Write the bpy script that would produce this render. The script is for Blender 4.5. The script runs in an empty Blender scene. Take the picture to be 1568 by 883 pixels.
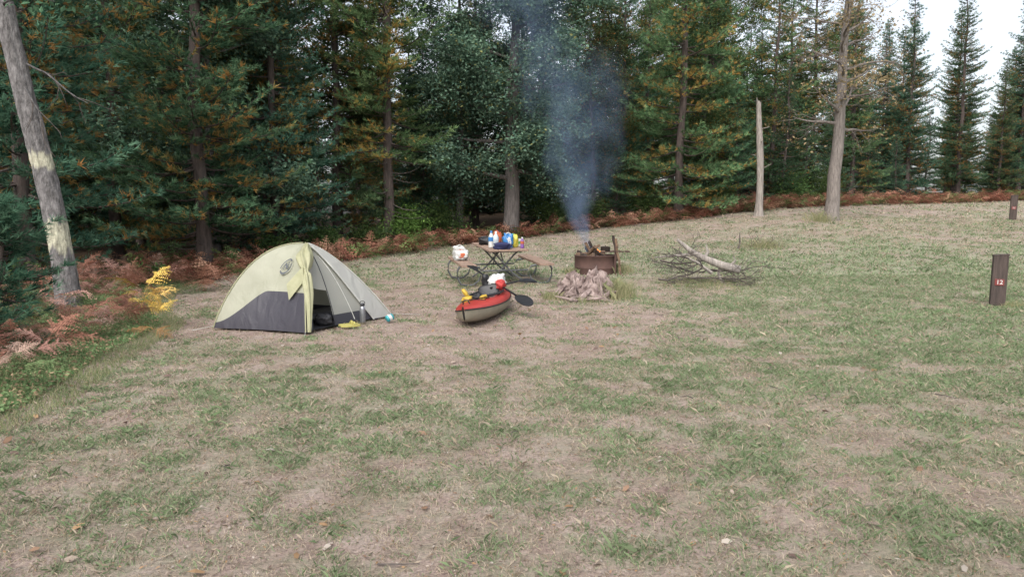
import bpy, math, random, time
import numpy as np
from mathutils import Vector, Matrix
rng = np.random.default_rng(7)
random.seed(7)
scene = bpy.context.scene
COL = scene.collection

# ------------------------------------------------------------------ noise
def _hash(ix, iy, s):
    h = (ix.astype(np.int64)*374761393 + iy.astype(np.int64)*668265263 + s*1442695041) & 0xffffffff
    h = ((h ^ (h >> 13))*1274126177) & 0xffffffff
    h = h ^ (h >> 16)
    return (h & 0xffff)/65535.0
def vnoise(x, y, s=0):
    x = np.asarray(x, float); y = np.asarray(y, float)
    ix = np.floor(x); iy = np.floor(y); fx = x-ix; fy = y-iy
    fx = fx*fx*(3-2*fx); fy = fy*fy*(3-2*fy)
    a = _hash(ix, iy, s); b = _hash(ix+1, iy, s); c = _hash(ix, iy+1, s); d = _hash(ix+1, iy+1, s)
    return (a*(1-fx)+b*fx)*(1-fy)+(c*(1-fx)+d*fx)*fy
def fbm(x, y, s=0, o=4):
    t = 0; a = .5; n = 0
    for i in range(o):
        t = t+a*vnoise(x*2**i+i*17.3, y*2**i-i*9.1, s+i); n += a; a *= .5
    return t/n
def sstep(a, b, x):
    t = np.clip((x-a)/(b-a), 0, 1); return t*t*(3-2*t)

# ------------------------------------------------------------------ terrain
def H(x, y):
    x = np.asarray(x, float); y = np.asarray(y, float)
    s = np.interp(x, [-60, -15, -7, 0, 5, 11, 20, 60], [.03, .03, .035, .060, .084, .106, .093, .085])
    yy = np.minimum(y, 44.0)-13
    r = (np.sqrt(yy*yy+1.5)+yy)/2
    return s*r
def HH(x, y): return float(H(x, y))
EY = [-20, 0, 6, 8, 10.6, 12, 14.5, 17, 20, 24, 26, 27.5, 30, 35, 38, 48, 70]
EX = [-5, -4.4, -4.4, -4.9, -5.4, -6.3, -7.3, -7.0, -4.6, -1.8, .6, 4.4, 10.5, 19, 27, 50, 90]
def edge_x(y): return np.interp(y, EY, EX)
def green(x, y):
    base = .46+.32*sstep(0, 6, x-.06*y)*(1-sstep(15, 22, y)*.9)
    base = base-.26*np.exp(-(((x+1.5)/3.2)**2+((y-11.5)/3.0)**2))
    base = base-.08*sstep(-1, -5, x)
    base = base+.12*sstep(14.5, 18, y)*(1-sstep(19, 24, y))
    n = fbm(x*.5, y*.7, 3)*.42+fbm(x*2.6, y*3.2, 9)*.58
    return np.clip(base+(n-.5)*1.45, 0, 1)

# ------------------------------------------------------------------ mesh builder
class MB:
    def __init__(s):
        s.v = []; s.c = []; s.f = []; s.m = []; s.s = []; s.n = 0; s.mats = []
    def mi(s, mat):
        if mat not in s.mats: s.mats.append(mat)
        return s.mats.index(mat)
    def add(s, V, F, mat, col=(1, 1, 1), smooth=False):
        V = np.asarray(V, float).reshape(-1, 3)
        C = np.asarray(col, float)
        if C.ndim == 1: C = np.tile(C, (len(V), 1))
        s.v.append(V); s.c.append(C)
        if isinstance(F, np.ndarray): Fs = [F]
        else:
            d = {}
            for f in F: d.setdefault(len(f), []).append(f)
            Fs = [np.array(q) for q in d.values()]
        k = s.mi(mat)
        for F in Fs:
            s.f.append(F+s.n); s.m.append(np.full(len(F), k)); s.s.append(np.full(len(F), smooth))
        s.n += len(V)
    def mesh(s, name):
        V = np.concatenate(s.v); C = np.concatenate(s.c)
        me = bpy.data.meshes.new(name)
        me.vertices.add(len(V)); me.vertices.foreach_set("co", V.astype(np.float32).ravel())
        idx = np.concatenate([f.ravel() for f in s.f])
        tot = np.concatenate([np.full(len(f), f.shape[1]) for f in s.f])
        st = np.concatenate([[0], np.cumsum(tot)[:-1]])
        me.loops.add(len(idx)); me.loops.foreach_set("vertex_index", idx.astype(np.int32))
        me.polygons.add(len(tot)); me.polygons.foreach_set("loop_start", st.astype(np.int32))
        me.update(calc_edges=True)
        me.polygons.foreach_set("material_index", np.concatenate(s.m).astype(np.int32))
        me.polygons.foreach_set("use_smooth", np.concatenate(s.s).astype(bool))
        a = me.attributes.new("Col", 'FLOAT_COLOR', 'POINT')
        a.data.foreach_set("color", np.concatenate([C, np.ones((len(C), 1))], 1).astype(np.float32).ravel())
        for m in s.mats: me.materials.append(m)
        me.update()
        return me
    def obj(s, name, loc=(0, 0, 0), rz=0, sc=1.0, rot=None):
        return inst(name, s.mesh(name), loc, rz, sc, rot)
def inst(name, me, loc=(0, 0, 0), rz=0, sc=1.0, rot=None, parent=None):
    o = bpy.data.objects.new(name, me); COL.objects.link(o)
    o.location = loc; o.rotation_euler = rot if rot else (0, 0, rz)
    o.scale = (sc,)*3 if not hasattr(sc, '__len__') else sc
    if parent: o.parent = parent
    return o

def tube(P, R, n=6, cap=False, jit=None):
    P = np.asarray(P, float); k = len(P); R = np.broadcast_to(np.asarray(R, float), (k,))
    T = np.gradient(P, axis=0); T /= np.linalg.norm(T, axis=1)[:, None]+1e-9
    ref = np.array([0, 0, 1.]) if abs(T[:, 2]).mean() < .8 else np.array([1., 0, 0])
    A = np.cross(T, ref); A /= np.linalg.norm(A, axis=1)[:, None]+1e-9
    B = np.cross(T, A)
    th = np.linspace(0, 2*np.pi, n, endpoint=False)
    rr = R[:, None]*np.ones(n)
    if jit is not None: rr = rr*jit(np.arange(k)[:, None], th[None, :])
    V = P[:, None, :]+rr[..., None]*(np.cos(th)[None, :, None]*A[:, None, :]+np.sin(th)[None, :, None]*B[:, None, :])
    i = np.arange(k-1)[:, None]*n; j = np.arange(n)[None, :]; j2 = (j+1) % n
    F = np.stack([i+j, i+j2, i+n+j2, i+n+j], -1).reshape(-1, 4)
    V = V.reshape(-1, 3)
    if cap:
        Fl = [tuple(f) for f in F]+[tuple(range(n))[::-1], tuple(range((k-1)*n, k*n))]
        return V, Fl
    return V, F
def lathe(prof, n=20):
    prof = np.array(prof, float)
    th = np.linspace(0, 2*np.pi, n, endpoint=False)
    V = np.stack([prof[:, 0:1]*np.cos(th), prof[:, 0:1]*np.sin(th), prof[:, 1:2]*np.ones(n)], -1).reshape(-1, 3)
    k = len(prof); i = np.arange(k-1)[:, None]*n; j = np.arange(n)[None, :]; j2 = (j+1) % n
    return V, np.stack([i+j, i+j2, i+n+j2, i+n+j], -1).reshape(-1, 4)
def rotm(rx=0, ry=0, rz=0):
    return np.array((Matrix.Rotation(rz, 3, 'Z') @ Matrix.Rotation(ry, 3, 'Y') @ Matrix.Rotation(rx, 3, 'X')))
def xf(V, loc=(0, 0, 0), R=None):
    V = np.asarray(V, float)
    if R is not None: V = V @ R.T
    return V+np.array(loc)
def bbox(size, bev=.01):
    import bmesh
    bm = bmesh.new(); bmesh.ops.create_cube(bm, size=1)
    for v in bm.verts: v.co = Vector((v.co.x*size[0], v.co.y*size[1], v.co.z*size[2]))
    if bev > 0: bmesh.ops.bevel(bm, geom=bm.edges[:], offset=bev, segments=2, affect='EDGES', profile=.6)
    bm.verts.index_update()
    V = [tuple(v.co) for v in bm.verts]; F = [tuple(v.index for v in f.verts) for f in bm.faces]
    bm.free(); return np.array(V), F
def lump(size, seed=0, amp=.15, n=28, m=18, sq=.7, freq=2.0):
    th = np.linspace(0, 2*np.pi, n, endpoint=False); ph = np.linspace(-np.pi/2, np.pi/2, m)
    def sp(a, e): return np.sign(a)*np.abs(a)**e
    X = sp(np.cos(ph)[:, None], sq)*sp(np.cos(th), sq)[None]; Y = sp(np.cos(ph)[:, None], sq)*sp(np.sin(th), sq)[None]
    Z = sp(np.sin(ph)[:, None], sq)*np.ones(n)[None]
    d = 1+amp*(fbm(X*freq+Z*1.3*freq+seed*7.7, Y*freq-Z*.9*freq+seed*3.1, seed, 3)-.5)*2
    V = np.stack([X*d*size[0]/2, Y*d*size[1]/2, Z*d*size[2]/2], -1).reshape(-1, 3)
    i = np.arange(m-1)[:, None]*n; j = np.arange(n)[None]; j2 = (j+1) % n
    return V, np.stack([i+j, i+j2, i+n+j2, i+n+j], -1).reshape(-1, 4)
def frames(D, roll=None):
    D = D/(np.linalg.norm(D, axis=1)[:, None]+1e-9)
    ref = np.where(np.abs(D[:, 2:3]) < .9, np.array([[0, 0, 1.]]), np.array([[1., 0, 0]]))
    A = np.cross(D, ref); A /= np.linalg.norm(A, axis=1)[:, None]+1e-9
    B = np.cross(D, A)
    if roll is not None:
        c = np.cos(roll)[:, None]; s_ = np.sin(roll)[:, None]; A, B = A*c+B*s_, B*c-A*s_
    return np.stack([A, B, D], -1)
def scatter(T, F, P, R, S):
    m = len(P); n = len(T)
    V = np.einsum('mij,nj->mni', R, T)*np.asarray(S).reshape(-1, 1, 1)+P[:, None, :]
    FF = (F[None]+(np.arange(m)*n)[:, None, None]).reshape(-1, F.shape[1])
    return V.reshape(-1, 3), FF

# ------------------------------------------------------------------ materials
def newmat(name):
    m = bpy.data.materials.new(name); m.use_nodes = True
    nt = m.node_tree; nt.nodes.clear()
    return m, nt, nt.nodes, nt.links
def N(nt, t, **kw):
    n = nt.nodes.new(t)
    for k, v in kw.items():
        if k in ('operation', 'blend_type', 'data_type', 'attribute_name', 'noise_dimensions', 'feature', 'interpolation_type'): setattr(n, k, v)
        else: n.inputs[k].default_value = v
    return n
def ramp(nt, stops):
    r = nt.nodes.new('ShaderNodeValToRGB'); e = r.color_ramp.elements
    while len(e) < len(stops): e.new(.5)
    for q, (p, c) in zip(e, stops): q.position = p; q.color = (*c, 1)
    return r
def pmat(name, c1, c2=None, scale=8, rough=.7, bump=.2, metal=0, stretch=(1, 1, 1), bscale=None, vcol=False, transl=0, emit=None):
    m, nt, ns, L = newmat(name)
    c2 = c2 or tuple(q*.7 for q in c1)
    tc = N(nt, 'ShaderNodeTexCoord'); mp = N(nt, 'ShaderNodeMapping'); mp.inputs['Scale'].default_value = stretch
    L.new(tc.outputs['Object'], mp.inputs['Vector'])
    nz = N(nt, 'ShaderNodeTexNoise', Scale=scale, Detail=6.0, Roughness=.65); L.new(mp.outputs[0], nz.inputs['Vector'])
    r = ramp(nt, [(.33, c2), (.66, c1)]); L.new(nz.outputs['Fac'], r.inputs['Fac'])
    col = r.outputs['Color']
    if vcol:
        at = N(nt, 'ShaderNodeAttribute', attribute_name='Col')
        mx = nt.nodes.new('ShaderNodeMixRGB'); mx.blend_type = 'MULTIPLY'; mx.inputs[0].default_value = 1
        L.new(col, mx.inputs[1]); L.new(at.outputs['Color'], mx.inputs[2]); col = mx.outputs[0]
    bs = N(nt, 'ShaderNodeBsdfPrincipled', Roughness=rough, Metallic=metal)
    L.new(col, bs.inputs['Base Color'])
    if emit: bs.inputs['Emission Color'].default_value = (*emit[:3], 1); bs.inputs['Emission Strength'].default_value = emit[3]
    nz2 = N(nt, 'ShaderNodeTexNoise', Scale=bscale or scale*3, Detail=4.0); L.new(mp.outputs[0], nz2.inputs['Vector'])
    bp = N(nt, 'ShaderNodeBump', Strength=bump, Distance=.02); L.new(nz2.outputs['Fac'], bp.inputs['Height']); L.new(bp.outputs[0], bs.inputs['Normal'])
    out = N(nt, 'ShaderNodeOutputMaterial')
    if transl > 0:
        tr = N(nt, 'ShaderNodeBsdfTranslucent'); L.new(col, tr.inputs['Color'])
        mx = N(nt, 'ShaderNodeMixShader'); mx.inputs[0].default_value = transl
        L.new(bs.outputs[0], mx.inputs[1]); L.new(tr.outputs[0], mx.inputs[2]); L.new(mx.outputs[0], out.inputs[0])
    else: L.new(bs.outputs[0], out.inputs[0])
    return m
def leafmat(name, gain=1.0, var=.25, amp=.4):
    m, nt, ns, L = newmat(name)
    at = N(nt, 'ShaderNodeAttribute', attribute_name='Col')
    oi = N(nt, 'ShaderNodeObjectInfo')
    mr = N(nt, 'ShaderNodeMapRange'); mr.inputs['To Min'].default_value = gain*(1-var); mr.inputs['To Max'].default_value = gain*(1+var)
    L.new(oi.outputs['Random'], mr.inputs['Value'])
    tc = N(nt, 'ShaderNodeTexCoord'); nz = N(nt, 'ShaderNodeTexNoise', Scale=1.1, Detail=2.0); L.new(tc.outputs['Object'], nz.inputs['Vector'])
    mr2 = N(nt, 'ShaderNodeMapRange'); mr2.inputs['From Min'].default_value = .3; mr2.inputs['From Max'].default_value = .7
    mr2.inputs['To Min'].default_value = 1-amp; mr2.inputs['To Max'].default_value = 1+amp; L.new(nz.outputs['Fac'], mr2.inputs['Value'])
    mm = N(nt, 'ShaderNodeMath', operation='MULTIPLY'); L.new(mr.outputs[0], mm.inputs[0]); L.new(mr2.outputs[0], mm.inputs[1])
    hs = N(nt, 'ShaderNodeHueSaturation'); L.new(at.outputs['Color'], hs.inputs['Color']); L.new(mm.outputs[0], hs.inputs['Value'])
    mh = N(nt, 'ShaderNodeMapRange'); mh.inputs['To Min'].default_value = .48; mh.inputs['To Max'].default_value = .515
    L.new(oi.outputs['Random'], mh.inputs['Value'])
    if var > 0: L.new(mh.outputs[0], hs.inputs['Hue'])
    d = N(nt, 'ShaderNodeBsdfDiffuse')
    t = N(nt, 'ShaderNodeBsdfTranslucent')
    L.new(hs.outputs[0], d.inputs['Color']); L.new(hs.outputs[0], t.inputs['Color'])
    mx = N(nt, 'ShaderNodeMixShader'); mx.inputs[0].default_value = .3
    L.new(d.outputs[0], mx.inputs[1]); L.new(t.outputs[0], mx.inputs[2])
    out = N(nt, 'ShaderNodeOutputMaterial'); L.new(mx.outputs[0], out.inputs[0])
    return m
M_needle = leafmat('needles', 1.2); M_leaf = leafmat('leaves', 1.08); M_grass = leafmat('grass_blades', .92, 0, .12); M_fern = leafmat('fern_fronds', 1, 0, .3)
M_barkd = pmat('pine_bark', (.12, .09, .078), (.045, .036, .032), 5, .9, .8, stretch=(3, 3, .6))
M_barko = pmat('oak_bark', (.17, .15, .14), (.06, .052, .048), 6, .9, 1, stretch=(4, 4, .5))
M_barkg = pmat('grey_bark', (.25, .235, .23), (.065, .06, .058), 6, .9, 1, stretch=(3, 3, 1.3), vcol=True)
M_dead = pmat('dead_wood', (.40, .36, .32), (.17, .145, .13), 6, .9, .6, stretch=(4, 4, .5))
M_barkr = pmat('bare_tree_bark', (.27, .235, .21), (.11, .095, .085), 6, .9, .8, stretch=(4, 4, .6))
M_twig = pmat('twigs', (.15, .125, .11), (.06, .05, .045), 9, .9, .3)

# ------------------------------------------------------------------ ground
def bumpz(x, y): return (fbm(x*.7, y*.7, 5)-.5)*.07+(fbm(x*4, y*4, 6, 2)-.5)*.022
def build_ground():
    xs = np.unique(np.concatenate([np.linspace(-500, -60, 12), np.linspace(-60, -14, 40), np.arange(-14, 16, .13), np.linspace(16, 60, 60), np.linspace(60, 500, 12)]))
    ys = np.unique(np.concatenate([np.linspace(-200, -5, 14), np.arange(-5, 2, .5), np.arange(2, 20, .13), np.arange(20, 50, .4), np.linspace(50, 120, 18), np.linspace(130, 700, 12)]))
    X, Y = np.meshgrid(xs, ys)
    Z = H(X, Y)+bumpz(X, Y)*sstep(60, 20, np.abs(X))
    nx = len(xs); ny = len(ys)
    V = np.stack([X, Y, Z], -1).reshape(-1, 3)
    i = np.arange(ny-1)[:, None]*nx; j = np.arange(nx-1)[None]
    F = np.stack([i+j, i+j+1, i+nx+j+1, i+nx+j], -1).reshape(-1, 4)
    g = green(X, Y); fo = sstep(-.4, 1.2, edge_x(Y)-X+(fbm(X, Y, 12)-.5)*2)
    far = sstep(19, 25, Y)
    C = np.stack([g, fo, far], -1).reshape(-1, 3)
    m, nt, ns, L = newmat('grassy_ground')
    at = N(nt, 'ShaderNodeAttribute', attribute_name='Col'); sp = N(nt, 'ShaderNodeSeparateColor'); L.new(at.outputs['Color'], sp.inputs[0])
    tc = N(nt, 'ShaderNodeTexCoord')
    def nz(sc, d=5, r=.65):
        n = N(nt, 'ShaderNodeTexNoise', Scale=sc, Detail=float(d), Roughness=r); L.new(tc.outputs['Object'], n.inputs['Vector']); return n.outputs['Fac']
    a = nz(1.6, 8, .75); r1 = ramp(nt, [(.32, (.25, .185, .160)), (.5, (.36, .285, .245)), (.68, (.44, .375, .33))]); L.new(a, r1.inputs[0])
    b = nz(38, 6, .8); r2 = ramp(nt, [(.32, (.42, .39, .38)), (.5, (.93, .91, .9)), (.68, (1.35, 1.33, 1.3))]); L.new(b, r2.inputs[0])
    mu = nt.nodes.new('ShaderNodeMixRGB'); mu.blend_type = 'MULTIPLY'; mu.inputs[0].default_value = 1; L.new(r1.outputs[0], mu.inputs[1]); L.new(r2.outputs[0], mu.inputs[2])
    gr = ramp(nt, [(.3, (.15, .19, .105)), (.7, (.30, .33, .21))]); L.new(nz(22, 6, .8), gr.inputs[0])
    ad = N(nt, 'ShaderNodeMath', operation='ADD'); L.new(sp.outputs[0], ad.inputs[0])
    sb = N(nt, 'ShaderNodeMath', operation='MULTIPLY_ADD'); L.new(nz(9, 6, .75), sb.inputs[0]); sb.inputs[1].default_value = 1.2; sb.inputs[2].default_value = -.6; L.new(sb.outputs[0], ad.inputs[1])
    mr = N(nt, 'ShaderNodeMapRange'); mr.inputs['From Min'].default_value = .25; mr.inputs['From Max'].default_value = .85; mr.inputs['To Max'].default_value = .78; L.new(ad.outputs[0], mr.inputs['Value'])
    m1 = nt.nodes.new('ShaderNodeMixRGB'); L.new(mr.outputs[0], m1.inputs[0]); L.new(mu.outputs[0], m1.inputs[1]); L.new(gr.outputs[0], m1.inputs[2])
    fr = ramp(nt, [(.3, (.035, .025, .018)), (.7, (.11, .075, .05))]); L.new(nz(14, 6, .7), fr.inputs[0])
    m2 = nt.nodes.new('ShaderNodeMixRGB'); L.new(sp.outputs[1], m2.inputs[0]); L.new(m1.outputs[0], m2.inputs[1]); L.new(fr.outputs[0], m2.inputs[2])
    bs = N(nt, 'ShaderNodeBsdfPrincipled', Roughness=.95); bs.inputs['Specular IOR Level'].default_value = .1
    L.new(m2.outputs[0], bs.inputs['Base Color'])
    bp = N(nt, 'ShaderNodeBump', Strength=.8, Distance=.02); L.new(nz(45, 5, .8), bp.inputs['Height']); L.new(bp.outputs[0], bs.inputs['Normal'])
    o = N(nt, 'ShaderNodeOutputMaterial'); L.new(bs.outputs[0], o.inputs[0])
    mb = MB(); mb.add(V, F, m, C, True); mb.obj('ground')
build_ground()

def build_grass():
    mb = MB()
    def zone(y0, y1, dens, h, w, per, k):
        area = (y1-y0)*(.85*(y0+y1)+3.0)
        n = int(area*dens/per)
        u = rng.random(n*2); y = y0+(y1-y0)*u
        hw = .85*y+1.5
        keep = rng.random(len(y)) < hw/(.85*y1+1.5); y = y[keep]; hw = hw[keep]
        x = (rng.random(len(y))*2-1)*hw
        g = green(x, y)+(fbm(x*5, y*5, 21, 3)-.5)*1.3
        p = .36+.64*sstep(.2, .85, g)
        ok = (rng.random(len(x)) < p) & (x > edge_x(y)-1.2)
        x = x[ok]; y = y[ok]; g = g[ok]
        x = np.repeat(x, per); y = np.repeat(y, per); g = np.repeat(g, per); m = len(x)
        tall = np.repeat(.55+.9*rng.random(m//per)**3, per)
        x = x+rng.normal(0, .024*k, m); y = y+rng.normal(0, .024*k, m)
        hh = h*(.4+.9*rng.random(m))*tall*(.55+.7*np.clip(g, 0, 1)); az = rng.random(m)*2*np.pi; lean = hh*(.5+1.3*rng.random(m))
        z = H(x, y)+bumpz(x, y)-.004
        ww = w*(.6+.8*rng.random(m)); ax = az+np.pi/2+rng.normal(0, .5, m)
        P = np.stack([x, y, z], -1)
        dx = np.stack([np.cos(ax)*ww, np.sin(ax)*ww, 0*ww], -1)
        mid = P+np.stack([np.cos(az)*lean*.35, np.sin(az)*lean*.35, hh*.65], -1)
        tip = P+np.stack([np.cos(az)*lean, np.sin(az)*lean, hh*.95], -1)
        V = np.stack([P-dx, P+dx, mid+dx*.7, tip, mid-dx*.7], 1).reshape(-1, 3)
        F = (np.arange(m)*5)[:, None]+np.arange(5)[None]
        gg = np.clip(g, 0, 1)
        dry = (rng.random(m) < (.85-.64*sstep(.1, .8, gg)+.22*sstep(18, 24, y)))[:, None]
        v = (.7+.6*rng.random(m))[:, None]
        hue = rng.random(m)[:, None]
        gc = (np.array([[.18, .265, .13]])*(1-hue)+np.array([[.32, .385, .225]])*hue)*v
        dc = (np.array([[.41, .33, .24]])*(1-hue)+np.array([[.55, .47, .37]])*hue)*v
        C = np.where(dry, dc, gc); C = np.repeat(C, 5, 0)
        mb.add(V, F, M_grass, C)
    zone(1.6, 5, 6500, .034, .0017, 8, 1)
    zone(5, 9, 4000, .035, .0026, 7, 1.1)
    zone(9, 16, 1200, .042, .0047, 6, 1.6)
    zone(16, 28, 280, .05, .010, 6, 3)
    zone(28, 46, 50, .07, .02, 5, 5)
    mb.obj('grass')
    mb = MB(); n = 26000
    y = 2+rng.random(n)**1.3*20; x = (rng.random(n)*2-1)*(.85*y+1.5)
    ok = x > edge_x(y)-1; x = x[ok]; y = y[ok]; n = len(x)
    z = H(x, y)+bumpz(x, y)+.008+.012*rng.random(n)
    T = np.array([[-.5, -.12, 0], [.1, -.3, .08], [.6, .0, .02], [.15, .28, .1], [-.4, .2, .03]]); F = np.array([[0, 1, 2, 3, 4]])
    D = np.stack([rng.normal(0, .3, n), rng.normal(0, .3, n), np.ones(n)], -1)
    big = rng.random(n) < .02
    S = np.where(big, .035+.03*rng.random(n), .007+.013*rng.random(n))*(1+.03*y)
    V, FF = scatter(T, F, np.stack([x, y, z], -1), frames(D, rng.random(n)*6.28), S)
    pal = np.array([[.45, .36, .30], [.34, .22, .15], [.50, .44, .38], [.20, .14, .12], [.40, .26, .15]])
    C = pal[rng.integers(0, 5, n)]*(.7+.5*rng.random((n, 1)))
    mb.add(V, FF, M_grass, np.repeat(C, 5, 0)); mb.obj('leaf_litter')
    mb = MB(); n = 80000
    y = 2+rng.random(n)**1.2*14; x = (rng.random(n)*2-1)*(.85*y+1.5)
    z = H(x, y)+bumpz(x, y)+.003+.012*rng.random(n)
    T = np.array([[-.5, -.025, 0], [.5, -.025, .06], [.5, .025, .06], [-.5, .025, 0]]); F = np.array([[0, 1, 2, 3]])
    D = np.stack([rng.normal(0, .12, n), rng.normal(0, .12, n), np.ones(n)], -1)
    V, FF = scatter(T, F, np.stack([x, y, z], -1), frames(D, rng.random(n)*6.28), (.02+.04*rng.random(n)**2)*(1+.06*y))
    C = (np.array([[.46, .38, .29]])*(.35+.95*rng.random((n, 1))))
    mb.add(V, FF, M_grass, np.repeat(C, 4, 0))
    for q in range(26):
        yy = 3+9*rng.random(); xx = (rng.random()*2-1)*.7*yy; a = rng.random()*6.28; l = .08+.14*rng.random()
        if xx < edge_x(yy): continue
        zz = HH(xx, yy)+float(bumpz(xx, yy))+.012
        Pp = np.array([[xx, yy, zz], [xx+math.cos(a)*l*.5, yy+math.sin(a)*l*.5, zz+.012], [xx+math.cos(a+.3)*l, yy+math.sin(a+.3)*l, zz]])
        V, F = tube(Pp, [.005, .004, .002], 5); mb.add(V, F, M_twig)
    mb.obj('dry_grass_straw')
build_grass()

# ------------------------------------------------------------------ trees
def tuft_template(n, L, w, seed, spread=.95):
    r = np.random.default_rng(seed); V = []; F = []
    for i in range(n):
        th = r.random()*6.28; a = spread*(.25+.75*r.random())
        d = np.array([math.sin(a)*math.cos(th), math.sin(a)*math.sin(th), math.cos(a)])
        s = np.cross(d, r.normal(size=3)); s /= np.linalg.norm(s)
        l = L*(.7+.5*r.random()); b = np.array([0, 0, r.random()*.3*L])-.1*d*L
        V += [b-s*w, b+s*w, b+d*l]; F.append([3*i, 3*i+1, 3*i+2])
    return np.array(V), np.array(F)
def pine(seed, Ht, c0, Lmax, orange=.2, wh=.34, nb=5, tcol=((.030, .070, .036), (.085, .135, .068)), r0=None, dead=0, tl=.15, tw=.0125, nn=9, tstep=.095):
    r = np.random.default_rng(seed); mb = MB()
    k = 14; zz = np.linspace(0, Ht, k); ox = np.cumsum(r.normal(0, .05, k)); oy = np.cumsum(r.normal(0, .05, k)); ox -= ox[0]; oy -= oy[0]
    r0 = r0 or Ht*.0100
    rad = r0*(1-zz/Ht)**.8+.012; rad[0] *= 1.35
    V, F = tube(np.stack([ox, oy, zz], -1), rad, 12, jit=lambda i, t: 1+.05*np.sin(3*t+i)); mb.add(V, F, M_barkd, smooth=True)
    tp = []; td = []; ts = []
    z = c0-dead
    while z < Ht-.1:
        t = (z-c0)/(Ht-c0)
        for b in range(nb if t > 0 else 2):
            az = r.random()*6.28; zb = z+r.normal(0, .12)
            isd = t < 0
            prof = (max(0, 1-max(t, 0))**.75)*(.45+.7*r.random()) * (1-.25*max(0, 1-t*5) if t >= 0 else 1)
            L = Lmax*prof if not isd else Lmax*(.2+.3*r.random())
            if L < .12: L = .12
            bx = np.interp(zb, zz, ox); by = np.interp(zb, zz, oy)
            a = (-.18+.65*max(t, 0)+r.normal(0, .1)); c = .18+r.normal(0, .08)
            s = np.linspace(0, 1, 6); bend = r.normal(0, .15)
            rr = L*s; th = az+bend*s
            P = np.stack([bx+rr*np.cos(th), by+rr*np.sin(th), zb+L*(a*s+c*s*s-(.25 if not isd else .3)*s*(1-s))], -1)
            V, F = tube(P, np.linspace(.010+.010*L, .004, 6), 4); mb.add(V, F, M_twig if isd else M_barkd)
            if isd:
                for q in range(3):
                    s0 = .3+.6*r.random(); p = np.array([np.interp(s0, s, P[:, i]) for i in range(3)]); a2 = az+r.choice([-1, 1])*.8
                    l2 = L*.35*r.random()+.1
                    V, F = tube(np.array([p, p+np.array([math.cos(a2)*l2, math.sin(a2)*l2, -.1*l2])]), [.006, .002], 3); mb.add(V, F, M_twig)
                continue
            nt = max(3, int(L*6.6))
            for s0 in np.linspace(.15, 1, nt):
                p = P[min(4, int(s0*5))]+(P[min(5, int(s0*5)+1)]-P[min(4, int(s0*5))])*(s0*5-min(4, int(s0*5)))
                for side in (-1, 1, 0):
                    if r.random() < .12: continue
                    a2 = az+side*(.55+.5*r.random())
                    l2 = (.32*L*(1.05-s0)+.10)*(.6+.6*r.random()) if side else .08
                    d = np.array([math.cos(a2), math.sin(a2), .12+r.normal(0, .15)])
                    m = max(1, int(l2/tstep))
                    f = (np.arange(m)+1)/m
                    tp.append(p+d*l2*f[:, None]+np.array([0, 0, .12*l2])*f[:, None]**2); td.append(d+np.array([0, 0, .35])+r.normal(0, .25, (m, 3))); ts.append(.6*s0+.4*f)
        z += wh*(.75+.5*r.random())
    tp = np.concatenate(tp); td = np.concatenate(td); ts = np.concatenate(ts); n = len(tp)
    roll = r.random(n)*6.28
    grp = r.integers(0, 3, n)
    for gidx in range(3):
        T, TF = tuft_template(nn, tl, tw, seed*10+gidx)
        q = grp == gidx; m = q.sum()
        V, F = scatter(T, TF, tp[q], frames(td[q], roll[q]), .75+.5*r.random(m))
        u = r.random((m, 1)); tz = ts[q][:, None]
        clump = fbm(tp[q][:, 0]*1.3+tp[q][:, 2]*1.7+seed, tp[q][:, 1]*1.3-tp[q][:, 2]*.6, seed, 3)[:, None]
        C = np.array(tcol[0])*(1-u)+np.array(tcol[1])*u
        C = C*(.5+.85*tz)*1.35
        isor = (r.random((m, 1)) < orange*(sstep(.45, .65, clump)*1.9)*(1.2-tz))
        oc = np.array([[.36, .20, .07]])*(1-u)+np.array([[.22, .21, .08]])*u
        C = np.where(isor, oc, C)
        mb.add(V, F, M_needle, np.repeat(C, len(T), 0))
    return mb.mesh('pine_tree_mesh')
def curve_path(p, d, L, k, r, wob=.12, lift=.0):
    P = [np.array(p, float)]; d = np.array(d, float); d /= np.linalg.norm(d)
    for i in range(k):
        d = d+r.normal(0, wob, 3)+np.array([0, 0, lift]); d /= np.linalg.norm(d); P.append(P[-1]+d*L/k)
    return np.array(P)
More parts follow.
